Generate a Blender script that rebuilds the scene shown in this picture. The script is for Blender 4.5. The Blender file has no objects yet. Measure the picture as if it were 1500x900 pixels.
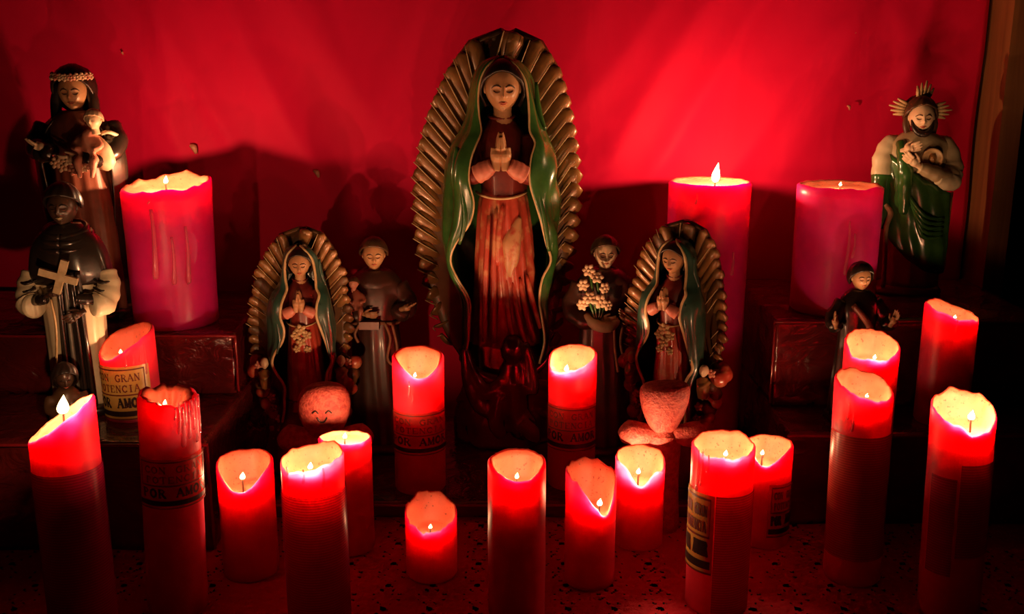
import bpy, bmesh, math, random
from mathutils import Vector, Matrix, noise, Quaternion
import numpy as np

# ------------------------------------------------------------------ camera, world, exposure
scene = bpy.context.scene
COL = scene.collection
PI = math.pi
CAM_H, PITCH, FPX = 0.54, math.radians(14.0), 1500.0

cam_data = bpy.data.cameras.new('camera')
cam_data.sensor_width = 36.0
cam_data.lens = 36.0
cam_data.clip_start = 0.01
cam = bpy.data.objects.new('camera', cam_data)
COL.objects.link(cam)
cam.location = (0, 0, CAM_H)
cam.rotation_euler = (PI / 2 - PITCH, 0, 0)
scene.camera = cam

world = bpy.data.worlds.new('dim_room')
scene.world = world
world.use_nodes = True
world.node_tree.nodes['Background'].inputs[0].default_value = (1.0, 0.22, 0.12, 1)
world.node_tree.nodes['Background'].inputs[1].default_value = 0.0015

vs = scene.view_settings
vs.view_transform = 'Standard'
vs.look = 'None'
vs.exposure = 0.0
vs.gamma = 1.0
vs.use_curve_mapping = False
cy = scene.cycles
cy.use_denoising = True
cy.max_bounces = 8
cy.diffuse_bounces = 4
cy.glossy_bounces = 3
cy.transmission_bounces = 5
cy.transparent_max_bounces = 8
cy.sample_clamp_indirect = 3.0
cy.caustics_reflective = False
cy.caustics_refractive = False

FLAME_COL = (1.0, 0.55, 0.26)
FLAME_GAIN = 2.4          # overall strength of the candle flames

random.seed(7)

# ------------------------------------------------------------------ placing helpers
def at(px, py, Y):
    """world x and z of a photo pixel at the real distance Y"""
    a = PITCH + math.atan((py - 450.0) / FPX)
    z = CAM_H - Y * math.tan(a)
    zc = Y * math.cos(PITCH) + (CAM_H - z) * math.sin(PITCH)
    return (px - 750.0) / FPX * zc, z

def ypix(py, z):
    """distance Y at which height z shows at picture row py"""
    a = PITCH + math.atan((py - 450.0) / FPX)
    return (CAM_H - z) / math.tan(a)

# ------------------------------------------------------------------ materials
def mk(name):
    m = bpy.data.materials.new(name)
    m.use_nodes = True
    nt = m.node_tree
    return m, nt, nt.nodes['Principled BSDF']

def ramp(nt, fac, stops):
    r = nt.nodes.new('ShaderNodeValToRGB')
    els = r.color_ramp.elements
    while len(els) < len(stops):
        els.new(0.5)
    for e, (p, c) in zip(els, stops):
        e.position = p
        e.color = (*c, 1) if len(c) == 3 else c
    nt.links.new(fac, r.inputs[0])
    return r.outputs[0]

def noise_tex(nt, scale, detail=4, rough=0.55, dist=0.0, vec=None):
    n = nt.nodes.new('ShaderNodeTexNoise')
    n.inputs['Scale'].default_value = scale
    n.inputs['Detail'].default_value = detail
    n.inputs['Roughness'].default_value = rough
    n.inputs['Distortion'].default_value = dist
    if vec is None:
        tc = nt.nodes.new('ShaderNodeTexCoord')
        vec = tc.outputs['Object']
    nt.links.new(vec, n.inputs['Vector'])
    return n.outputs[0]

def bump(nt, bsdf, h, strength=0.3, dist=0.002):
    b = nt.nodes.new('ShaderNodeBump')
    b.inputs['Strength'].default_value = strength
    b.inputs['Distance'].default_value = dist
    nt.links.new(h, b.inputs['Height'])
    nt.links.new(b.outputs[0], bsdf.inputs['Normal'])

def paint(name, c1, c2=None, scale=60, rough=0.4, spread=(0.35, 0.7), bmp=0.25, metal=0.0, coat=0.0, dist=0.001):
    m, nt, b = mk(name)
    c2 = c2 or tuple(x * 0.6 for x in c1)
    f = noise_tex(nt, scale, 5)
    nt.links.new(ramp(nt, f, [(spread[0], c1), (spread[1], c2)]), b.inputs['Base Color'])
    b.inputs['Roughness'].default_value = rough
    b.inputs['Metallic'].default_value = metal
    b.inputs['Coat Weight'].default_value = coat
    b.inputs['Coat Roughness'].default_value = 0.15
    if bmp:
        bump(nt, b, noise_tex(nt, scale * 2.5, 4), bmp, dist)
    return m

def wax(name, col, radius=(1.0, 0.10, 0.16), scale=0.014, rough=0.33, mottle=0.15, trans=0.065, specks=False):
    m, nt, b = mk(name)
    f = noise_tex(nt, 55, 4)
    nt.links.new(ramp(nt, f, [(0.3, col), (0.75, tuple(x * (1 - mottle) for x in col))]), b.inputs['Base Color'])
    if specks:                                    # soot flecks stuck in the melted wax
        mx = nt.nodes.new('ShaderNodeMix')
        mx.data_type = 'RGBA'
        nt.links.new(ramp(nt, noise_tex(nt, 330, 2), [(0.63, (0, 0, 0)), (0.70, (1, 1, 1))]), mx.inputs[0])
        nt.links.new(b.inputs['Base Color'].links[0].from_socket, mx.inputs[6])
        mx.inputs[7].default_value = (*[c * 0.25 for c in col], 1)
        nt.links.new(mx.outputs[2], b.inputs['Base Color'])
    b.subsurface_method = 'RANDOM_WALK'
    b.inputs['Subsurface Weight'].default_value = 1.0
    b.inputs['Subsurface Radius'].default_value = radius
    b.inputs['Subsurface Scale'].default_value = scale
    b.inputs['Roughness'].default_value = rough
    b.inputs['IOR'].default_value = 1.42
    b.inputs['Specular IOR Level'].default_value = 0.3
    bump(nt, b, noise_tex(nt, 130, 3), 0.18, 0.001)
    out = nt.nodes['Material Output']
    tr = nt.nodes.new('ShaderNodeBsdfTranslucent')
    tr.inputs[0].default_value = (*col, 1)
    ms = nt.nodes.new('ShaderNodeMixShader')
    ms.inputs[0].default_value = trans
    nt.links.new(b.outputs[0], ms.inputs[1])
    nt.links.new(tr.outputs[0], ms.inputs[2])
    nt.links.new(ms.outputs[0], out.inputs[0])
    return m

def runny_wax(name, col):
    m, nt, b = mk(name)
    nt.links.new(ramp(nt, noise_tex(nt, 80, 3), [(0.3, col), (0.7, tuple(c * 0.8 for c in col))]), b.inputs['Base Color'])
    b.inputs['Roughness'].default_value = 0.2
    b.inputs['Coat Weight'].default_value = 1.0
    out = nt.nodes['Material Output']
    tr = nt.nodes.new('ShaderNodeBsdfTransparent')
    tr.inputs[0].default_value = (1.0, 0.9, 0.95, 1)
    ms = nt.nodes.new('ShaderNodeMixShader')
    ms.inputs[0].default_value = 0.55
    nt.links.new(b.outputs[0], ms.inputs[1])
    nt.links.new(tr.outputs[0], ms.inputs[2])
    nt.links.new(ms.outputs[0], out.inputs[0])
    return m

M = {}
M['wax_red'] = wax('red_wax', (0.90, 0.045, 0.105), (1.0, 0.28, 0.45), 0.027, 0.42)
M['wax_clear'] = wax('clear_red_wax', (0.92, 0.048, 0.10), (1.0, 0.28, 0.40), 0.055, 0.42, trans=0.26)
M['wax_core'] = wax('melted_wax', (0.62, 0.14, 0.075), (1.0, 0.3, 0.3), 0.012, 0.62, 0.35, specks=True)
M['wax_core_orange'] = wax('orange_melted_wax', (0.46, 0.075, 0.036), (1.0, 0.3, 0.3), 0.012, 0.62, 0.35, specks=True)
M['wax_magenta'] = wax('magenta_wax', (0.80, 0.016, 0.19), (1.0, 0.12, 0.6), 0.045)
M['wax_drip'] = runny_wax('wax_drip', (0.92, 0.14, 0.22))
M['wick'] = paint('charred_wick', (0.02, 0.015, 0.012), (0.05, 0.03, 0.02), 400)

def flame_mat():
    m = bpy.data.materials.new('flame')
    m.use_nodes = True
    nt = m.node_tree
    nt.nodes.clear()
    out = nt.nodes.new('ShaderNodeOutputMaterial')
    em = nt.nodes.new('ShaderNodeEmission')
    em.inputs[0].default_value = (1.0, 0.62, 0.25, 1)
    em.inputs[1].default_value = 9.0
    tr = nt.nodes.new('ShaderNodeBsdfTransparent')
    ad = nt.nodes.new('ShaderNodeAddShader')
    nt.links.new(em.outputs[0], ad.inputs[0])
    nt.links.new(tr.outputs[0], ad.inputs[1])
    nt.links.new(ad.outputs[0], out.inputs[0])
    return m
M['flame'] = flame_mat()

def paper(name, c1, c2, lines=None, scale=90, clear=0.7):
    """thin paper that lets some candle glow through"""
    m = bpy.data.materials.new(name)
    m.use_nodes = True
    nt = m.node_tree
    nt.nodes.clear()
    out = nt.nodes.new('ShaderNodeOutputMaterial')
    f = noise_tex(nt, scale, 4)
    col = ramp(nt, f, [(0.3, c1), (0.75, c2)])
    if lines:
        tc = nt.nodes.new('ShaderNodeTexCoord')
        w = nt.nodes.new('ShaderNodeTexWave')
        w.bands_direction = 'Z'
        w.inputs['Scale'].default_value = lines
        w.inputs['Distortion'].default_value = 0.6
        nt.links.new(tc.outputs['Object'], w.inputs[0])
        mx = nt.nodes.new('ShaderNodeMix')
        mx.data_type = 'RGBA'
        nt.links.new(ramp(nt, w.outputs[1], [(0.35, (0, 0, 0)), (0.6, (1, 1, 1))]), mx.inputs[0])
        nt.links.new(col, mx.inputs[6])
        mx.inputs[7].default_value = (*[x * 0.62 for x in c2], 1)
        col = mx.outputs[2]
    d = nt.nodes.new('ShaderNodeBsdfDiffuse')
    t = nt.nodes.new('ShaderNodeBsdfTransparent')
    g = nt.nodes.new('ShaderNodeBsdfGlossy')
    g.inputs['Roughness'].default_value = 0.3
    for n in (d, t):
        nt.links.new(col, n.inputs[0])
    a = nt.nodes.new('ShaderNodeMixShader')
    a.inputs[0].default_value = clear
    nt.links.new(d.outputs[0], a.inputs[1])
    nt.links.new(t.outputs[0], a.inputs[2])
    b = nt.nodes.new('ShaderNodeMixShader')
    b.inputs[0].default_value = 0.05
    nt.links.new(a.outputs[0], b.inputs[1])
    nt.links.new(g.outputs[0], b.inputs[2])
    nt.links.new(b.outputs[0], out.inputs[0])
    return m

M['label_yellow'] = paper('yellow_label_paper', (0.86, 0.55, 0.14), (0.74, 0.42, 0.09), clear=0.3)
M['label_red'] = paper('red_label_paper', (0.88, 0.20, 0.14), (0.78, 0.14, 0.10), clear=0.85)
M['label_lines'] = paper('printed_label_paper', (0.88, 0.20, 0.14), (0.78, 0.13, 0.10), lines=120)
M['label_magenta'] = paper('magenta_label_film', (0.88, 0.03, 0.25), (0.78, 0.02, 0.20), lines=120)
M['ink'] = paint('black_ink', (0.015, 0.006, 0.006), (0.03, 0.01, 0.01), 200, 0.5, bmp=0)
M['ink_red'] = paint('dark_red_ink', (0.20, 0.02, 0.01), (0.14, 0.015, 0.01), 200, 0.5, bmp=0)

def crinkle(name, c1, c2, rough, s1=9, s2=45, strength=0.6, dist=0.006, coat=0.6, spec=0.5):
    m, nt, b = mk(name)
    f = noise_tex(nt, 14, 5, 0.6)
    nt.links.new(ramp(nt, f, [(0.3, c1), (0.7, c2)]), b.inputs['Base Color'])
    b.inputs['Roughness'].default_value = rough
    b.inputs['Coat Weight'].default_value = coat
    b.inputs['Specular IOR Level'].default_value = spec
    b.inputs['Coat Roughness'].default_value = 0.08
    tc = nt.nodes.new('ShaderNodeTexCoord')
    mp = nt.nodes.new('ShaderNodeMapping')
    mp.inputs['Scale'].default_value = (1, 1, 1.7)
    nt.links.new(tc.outputs['Object'], mp.inputs[0])
    n1 = nt.nodes.new('ShaderNodeTexNoise')
    n1.noise_type = 'RIDGED_MULTIFRACTAL'
    n1.inputs['Scale'].default_value = s1
    n1.inputs['Detail'].default_value = 3
    nt.links.new(mp.outputs[0], n1.inputs['Vector'])
    n2 = noise_tex(nt, s2, 3, 0.5, 1.5, mp.outputs[0])
    mx = nt.nodes.new('ShaderNodeMath')
    mx.operation = 'MULTIPLY_ADD'
    mx.inputs[1].default_value = 0.35
    nt.links.new(n1.outputs[0], mx.inputs[0])
    nt.links.new(n2, mx.inputs[2])
    bump(nt, b, mx.outputs[0], strength, dist)
    return m
M['drape'] = crinkle('shiny_dark_red_plastic', (0.16, 0.012, 0.012), (0.09, 0.008, 0.008), 0.13, 6, 26, 0.6, 0.010)
M['highlight_seam'] = crinkle('highlight_plastic_edge', (0.34, 0.016, 0.02), (0.22, 0.010, 0.014), 0.12, 20, 80, 0.4, 0.002)  # lighter, glossier red that paints in the highlight along the box edges
M['cloth_red'] = crinkle('red_vinyl_lace', (0.80, 0.014, 0.045), (0.62, 0.009, 0.03), 0.6, 30, 150, 0.6, 0.003, 0.0, 0.05)

def backdrop_mat():
    m, nt, b = mk('red_satin_sheet')
    f = noise_tex(nt, 2.2, 6, 0.6, 0.6)
    nt.links.new(ramp(nt, f, [(0.3, (0.86, 0.006, 0.065)), (0.7, (0.76, 0.004, 0.050))]), b.inputs['Base Color'])
    b.inputs['Roughness'].default_value = 0.62
    b.inputs['Specular IOR Level'].default_value = 0.12
    tc = nt.nodes.new('ShaderNodeTexCoord')
    mp = nt.nodes.new('ShaderNodeMapping')
    mp.inputs['Rotation'].default_value = (0, 0.6, 0)
    mp.inputs['Scale'].default_value = (3.0, 1, 0.8)
    nt.links.new(tc.outputs['Object'], mp.inputs[0])
    n = noise_tex(nt, 4, 3, 0.45, 0.6, mp.outputs[0])
    bump(nt, b, n, 0.25, 0.012)
    return m
M['backdrop'] = backdrop_mat()
M['wall'] = paint('dark_plaster', (0.05, 0.02, 0.018), (0.03, 0.013, 0.012), 12, 0.8)
M['floor'] = paint('dark_concrete', (0.06, 0.045, 0.04), (0.035, 0.028, 0.025), 8, 0.8)
M['table'] = paint('dark_table', (0.035, 0.01, 0.008), (0.02, 0.006, 0.005), 20, 0.6)

def wood_mat():
    m, nt, b = mk('brown_wood')
    tc = nt.nodes.new('ShaderNodeTexCoord')
    mp = nt.nodes.new('ShaderNodeMapping')
    mp.inputs['Scale'].default_value = (40, 40, 2.5)
    nt.links.new(tc.outputs['Object'], mp.inputs[0])
    f = noise_tex(nt, 1.5, 5, 0.6, 0.8, mp.outputs[0])
    nt.links.new(ramp(nt, f, [(0.3, (0.30, 0.11, 0.035)), (0.7, (0.18, 0.06, 0.02))]), b.inputs['Base Color'])
    b.inputs['Roughness'].default_value = 0.5
    bump(nt, b, f, 0.2, 0.001)
    return m
M['wood'] = wood_mat()

# ------------------------------------------------------------------ mesh helpers
class MB:
    def __init__(s):
        s.v, s.f, s.m = [], [], []
    def add(s, vs, fs, mi=0):
        o = len(s.v)
        s.v += [tuple(p) for p in vs]
        s.f += [tuple(i + o for i in f) for f in fs]
        s.m += [mi] * len(fs)
    def loft(s, rings, closed=True, cap0=True, cap1=True, mi=0):
        n = len(rings[0])
        vs = [p for r in rings for p in r]
        fs = []
        for i in range(len(rings) - 1):
            for j in range(n if closed else n - 1):
                k = (j + 1) % n
                fs.append((i * n + j, i * n + k, (i + 1) * n + k, (i + 1) * n + j))
        if closed:
            if cap0:
                fs.append(tuple(reversed(range(n))))
            if cap1:
                b = (len(rings) - 1) * n
                fs.append(tuple(b + j for j in range(n)))
        s.add(vs, fs, mi)
        return s
    def tube(s, pts, radii, n=10, mi=0, smooth=4, flat=1.0):
        pts = [Vector(p) for p in pts]
        if isinstance(radii, (int, float)):
            radii = [radii] * len(pts)
        if smooth > 1 and len(pts) > 2:
            pts, radii = catmull(pts, radii, smooth)
        rings = []
        up = Vector((0.13, -0.9, 0.4)).normalized()
        for i, p in enumerate(pts):
            t = (pts[min(i + 1, len(pts) - 1)] - pts[max(i - 1, 0)])
            t = t.normalized() if t.length > 1e-9 else Vector((0, 0, 1))
            a = t.cross(up)
            if a.length < 1e-3:
                a = t.cross(Vector((1, 0, 0)))
            a.normalize()
            b = t.cross(a).normalized()
            up = -b if False else (a.cross(t)).normalized()
            rings.append([p + radii[i] * (math.cos(2 * PI * k / n) * a + flat * math.sin(2 * PI * k / n) * b) for k in range(n)])
        return s.loft(rings, mi=mi)
    def ell(s, c, r, rot=None, nu=14, nv=9, mi=0):
        c = Vector(c)
        r = (r, r, r) if isinstance(r, (int, float)) else r
        R = Matrix.Identity(3) if rot is None else Matrix.Rotation(rot[0], 3, rot[1])
        vs = [c + R @ Vector((0, 0, -r[2]))]
        for i in range(1, nv):
            a = -PI / 2 + PI * i / nv
            for j in range(nu):
                t = 2 * PI * j / nu
                vs.append(c + R @ Vector((r[0] * math.cos(a) * math.cos(t), r[1] * math.cos(a) * math.sin(t), r[2] * math.sin(a))))
        vs.append(c + R @ Vector((0, 0, r[2])))
        fs = []
        for j in range(nu):
            fs.append((0, 1 + (j + 1) % nu, 1 + j))
        for i in range(nv - 2):
            for j in range(nu):
                a, b = 1 + i * nu + j, 1 + i * nu + (j + 1) % nu
                fs.append((a, b, b + nu, a + nu))
        l = len(vs) - 1
        o = 1 + (nv - 2) * nu
        for j in range(nu):
            fs.append((o + j, o + (j + 1) % nu, l))
        s.add(vs, fs, mi)
        return s
    def box(s, lo, hi, mi=0):
        x0, y0, z0 = lo
        x1, y1, z1 = hi
        s.add([(x0, y0, z0), (x1, y0, z0), (x1, y1, z0), (x0, y1, z0), (x0, y0, z1), (x1, y0, z1), (x1, y1, z1), (x0, y1, z1)],
              [(3, 2, 1, 0), (4, 5, 6, 7), (0, 1, 5, 4), (1, 2, 6, 5), (2, 3, 7, 6), (3, 0, 4, 7)], mi)
        return s
    def bar(s, p, q, w, d, mi=0):
        """flat bar from p to q, w wide in the xz plane, d deep in y"""
        p, q = Vector(p), Vector(q)
        t = (q - p).normalized()
        a = t.cross(Vector((0, 1, 0))).normalized() * (w / 2)
        e = Vector((0, d / 2, 0))
        vs = [p - a - e, p + a - e, p + a + e, p - a + e, q - a - e, q + a - e, q + a + e, q - a + e]
        s.add(vs, [(0, 1, 2, 3), (7, 6, 5, 4), (4, 5, 1, 0), (5, 6, 2, 1), (6, 7, 3, 2), (7, 4, 0, 3)], mi)
        return s
    def mesh(s, name):
        me = bpy.data.meshes.new(name)
        me.from_pydata(s.v, [], s.f)
        if any(s.m):
            me.polygons.foreach_set('material_index', s.m)
        return me

def catmull(pts, radii, n):
    P, R = [], []
    k = len(pts)
    for i in range(k - 1):
        p0, p1, p2, p3 = pts[max(i - 1, 0)], pts[i], pts[i + 1], pts[min(i + 2, k - 1)]
        for j in range(n):
            t = j / n
            P.append(0.5 * ((2 * p1) + (p2 - p0) * t + (2 * p0 - 5 * p1 + 4 * p2 - p3) * t * t + (3 * p1 - p0 - 3 * p2 + p3) * t ** 3))
            R.append(radii[i] * (1 - t) + radii[i + 1] * t)
    P.append(pts[-1])
    R.append(radii[-1])
    return P, R

def link(name, me, mats, parent=None, smooth=True, loc=None):
    o = bpy.data.objects.new(name, me)
    COL.objects.link(o)
    for m in (mats if isinstance(mats, (list, tuple)) else [mats]):
        me.materials.append(m)
    if smooth:
        me.polygons.foreach_set('use_smooth', [True] * len(me.polygons))
    if parent is not None:
        o.parent = parent
    if loc is not None:
        o.location = loc
    return o

def fix_normals(me):
    bm = bmesh.new()
    bm.from_mesh(me)
    bmesh.ops.recalc_face_normals(bm, faces=bm.faces)
    bm.to_mesh(me)
    bm.free()

def put(name, mb, mats, parent=None, smooth=True, fix=True, loc=None):
    me = mb.mesh(name)
    if fix:
        fix_normals(me)
    return link(name, me, mats, parent, smooth, loc)

def tag(o, label, cat, group=None, kind=None):
    if label:
        o['label'] = label
    if cat:
        o['category'] = cat
    if group:
        o['group'] = group
    if kind:
        o['kind'] = kind
    return o

def thing(name, label, cat, loc, rotz=0.0, group=None, lean=(0, 0)):
    o = bpy.data.objects.new(name, None)
    COL.objects.link(o)
    o.empty_display_size = 0.02
    o.location = loc
    o.rotation_euler = (lean[0], lean[1], rotz)
    return tag(o, label, cat, group)

def modmesh(me, mods, name='shape'):
    """run a chain of modifiers on a mesh and give the finished mesh back"""
    o = bpy.data.objects.new(name, me)
    COL.objects.link(o)
    for kind, props in mods:
        md = o.modifiers.new(kind, kind)
        for k, v in props.items():
            setattr(md, k, v)
    dg = bpy.context.evaluated_depsgraph_get()
    out = bpy.data.meshes.new_from_object(o.evaluated_get(dg))
    bpy.data.objects.remove(o)
    bpy.data.meshes.remove(me)
    return out

def sculpt(name, mb, mat, parent, voxel, smooth=4, loc=None):
    """fuse overlapping lumps into one continuous carved surface"""
    me = mb.mesh(name)
    fix_normals(me)
    me = modmesh(me, [('REMESH', dict(mode='VOXEL', voxel_size=voxel)), ('SMOOTH', dict(factor=0.5, iterations=smooth))])
    me.name = name
    return link(name, me, mat, parent, True, loc)

def fbm(x, y, z=0.0, o=3):
    return noise.fractal(Vector((x, y, z)), 1.0, 2.0, o)

# ------------------------------------------------------------------ the setting
def struct(name, mb, mat, smooth=False):
    return tag(put(name, mb, mat, smooth=smooth), None, None, kind='structure')

struct('floor', MB().box((-3, -1.5, -0.80), (3, 3.2, -0.75)), M['floor'])
struct('wall_back', MB().box((-2.4, 1.495, -0.75), (0.66, 1.60, 1.7)), M['wall'])
struct('wall_recess', MB().box((0.3, 2.6, -0.75), (2.6, 2.7, 1.7)), M['wall'])
struct('trim_1', MB().box((0.662, 1.405, -0.75), (0.690, 1.60, 1.7)), M['wood'])
struct('trim_2', MB().box((0.690, 1.47, -0.75), (0.712, 1.60, 1.7)), M['wood'])

# red sheet hung over the wall, diagonal folds shaped to streak the candlelight
STREAK_CREASES = ((300, -60, 455, 235, .013, .030), (205, -60, 245, 130, .008, .020), (380, -80, 560, 210, .009, .040), (130, 20, 260, 210, .008, .022), (250, 60, 330, 200, .006, .014),
           (1075, -60, 905, 225, .013, .032), (1140, -40, 975, 225, .011, .024), (1215, 60, 1075, 250, .010, .026), (1010, -60, 860, 150, .008, .036), (1290, -40, 1180, 180, .008, .032), (1330, 60, 1400, 260, .007, .03), (1385, -60, 1330, 110, .008, .02), (640, -60, 560, 140, .006, .04))
def backdrop():
    x0, x1, z0, z1, nx, nz = -1.25, 0.657, -0.04, 1.25, 270, 180
    ridges = []
    for (ax, ay, bx, by, A, w) in STREAK_CREASES:
        (x_a, z_a), (x_b, z_b) = at(ax, ay, 1.46), at(bx, by, 1.46)
        ln = math.hypot(x_b - x_a, z_b - z_a)
        ridges.append((x_a, z_a, (x_b - x_a) / ln, (z_b - z_a) / ln, ln, A, w))
    vs, fs = [], []
    for j in range(nz + 1):
        z = z0 + (z1 - z0) * j / nz
        for i in range(nx + 1):
            x = x0 + (x1 - x0) * i / nx
            # diagonal creases set across the candlelight to break it into streaks
            y = 0.0
            for (u, k, s) in ((x * 0.86 - z * 0.50, 2.0, 1 / (1 + math.exp(-(x + 0.05) * 14))), (x * 0.82 + z * 0.57, 7.0, 1 / (1 + math.exp((x + 0.05) * 14)))):
                w = u + 0.05 * noise.noise(Vector((x * 2.2, z * 2.2, k)))
                q = 1 - abs(noise.noise(Vector((w * 7.0, k, 0.35 * z)))) * 2.4
                y += s * 0.010 * max(q, -0.6) * (0.55 + 0.9 * noise.noise(Vector((x * 3, z * 3, k + 4))))
            for (xa, za, dx, dz, ln, A, w) in ridges:
                al, ac = (x - xa) * dx + (z - za) * dz, (x - xa) * dz - (z - za) * dx
                ac += 0.012 * noise.noise(Vector((al * 6, A * 900, 2.0)))
                e = max(0.0, -al, al - ln) / 0.07
                if e < 2.5 and abs(ac) < 3.5 * w:
                    y += A * math.exp(-e * e) * math.exp(-abs(ac / w) ** 1.5)
            y += 0.006 * fbm(x * 2.6 + z * 2, z * 1.8 - x, 5.0, 2)
            vs.append((x, 1.474 - y * 0.9, z))
    for j in range(nz):
        for i in range(nx):
            a = j * (nx + 1) + i
            fs.append((a, a + 1, a + nx + 2, a + nx + 1))
    me = bpy.data.meshes.new('backdrop_sheet')
    me.from_pydata(vs, [], fs)
    me = modmesh(me, [('SOLIDIFY', dict(thickness=0.0025, offset=0.0))])
    return tag(link('backdrop_sheet', me, M['backdrop']), 'large red satin sheet hung across the wall behind the altar', 'backdrop')
sheet = backdrop()
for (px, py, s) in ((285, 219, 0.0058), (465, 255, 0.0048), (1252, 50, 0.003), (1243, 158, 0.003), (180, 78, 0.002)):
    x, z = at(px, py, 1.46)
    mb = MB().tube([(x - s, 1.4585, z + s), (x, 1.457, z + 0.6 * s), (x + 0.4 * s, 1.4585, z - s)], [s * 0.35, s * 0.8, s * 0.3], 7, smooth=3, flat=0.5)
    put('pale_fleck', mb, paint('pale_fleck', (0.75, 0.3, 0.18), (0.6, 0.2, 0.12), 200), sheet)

# altar table and lace-patterned vinyl cloth
struct_table = thing('altar_table', 'long dark altar table under the red lace cloth', 'table', (0, 0, -0.75))
put('table_top', MB().box((-1.2, 0.50, 0.70), (0.98, 1.44, 0.745)), M['table'], struct_table, False)
for x in (-1.12, 0.90):
    for y in (0.56, 1.38):
        put('leg', MB().box((x - 0.03, y - 0.03, 0), (x + 0.03, y + 0.03, 0.70)), M['table'], struct_table, False)

def lace_cloth():
    x0, x1, y0, y1, st = -0.80, 0.74, 0.66, 1.13, 0.0021
    nx, ny = int((x1 - x0) / st), int((y1 - y0) / st)
    X, Y = np.meshgrid(np.linspace(x0, x1, nx + 1), np.linspace(y0, y1, ny + 1))
    def rosette(cx, cy, cell, petals, R):
        u = ((X - cx) / cell + 0.5) % 1 - 0.5
        v = ((Y - cy) / cell + 0.5) % 1 - 0.5
        r, t = np.hypot(u, v), np.arctan2(v, u)
        edge = R * (0.78 + 0.22 * np.abs(np.cos(petals * t / 2)))
        pet = np.clip(1 - np.abs(r - edge * 0.62) / (0.30 * R), 0, 1)
        rim = np.clip(1 - np.abs(r - edge) / 0.035, 0, 1)
        hub = np.clip(1 - r / (0.16 * R), 0, 1)
        return np.maximum(np.maximum(pet * np.abs(np.cos(petals * t / 2)), rim), hub), r, t
    h1, r1, t1 = rosette(0.01, 0.02, 0.046, 8, 0.44)
    h2, r2, t2 = rosette(0.033, 0.043, 0.046, 6, 0.24)
    H = np.maximum(h1, h2)
    wob = np.vectorize(lambda a, b: noise.noise(Vector((a * 7, b * 7, 1.0))))(X, Y)
    Z = 0.0004 + 0.0019 * H + 0.0005 * wob
    rng = np.random.default_rng(3)
    # open eyelets of the lace
    k1 = (np.hypot((X - 0.010 + 0.023) % 0.046 - 0.023, (Y - 0.043 + 0.023) % 0.046 - 0.023) < 0.0048)
    ang = np.pi / 8 + np.round((t1 - np.pi / 8) / (np.pi / 4)) * np.pi / 4
    k2 = (np.hypot(r1 * np.cos(t1) - 0.30 * np.cos(ang), r1 * np.sin(t1) - 0.30 * np.sin(ang)) < 0.062)
    k3 = (r1 > 0.13) & (r1 < 0.205) & (np.cos(8 * t1) > 0.0)
    k4 = (r2 > 0.10) & (r2 < 0.165) & (np.cos(6 * t2) > 0.1) & (r1 > 0.42)
    hole = (k1 | k2 | k3 | k4) & (wob > -0.3)
    V = np.stack([X, Y, Z], -1).reshape(-1, 3)
    idx = np.arange((nx + 1) * (ny + 1)).reshape(ny + 1, nx + 1)
    Q = np.stack([idx[:-1, :-1], idx[:-1, 1:], idx[1:, 1:], idx[1:, :-1]], -1)
    keep = ~(hole[:-1, :-1] & hole[1:, 1:])
    F = Q[keep]
    me = bpy.data.meshes.new('tablecloth')
    me.from_pydata(V.tolist(), [], F.tolist())
    return tag(link('tablecloth', me, M['cloth_red']), 'red lace-patterned vinyl tablecloth covering the altar table', 'tablecloth')
lace_cloth()

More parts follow.
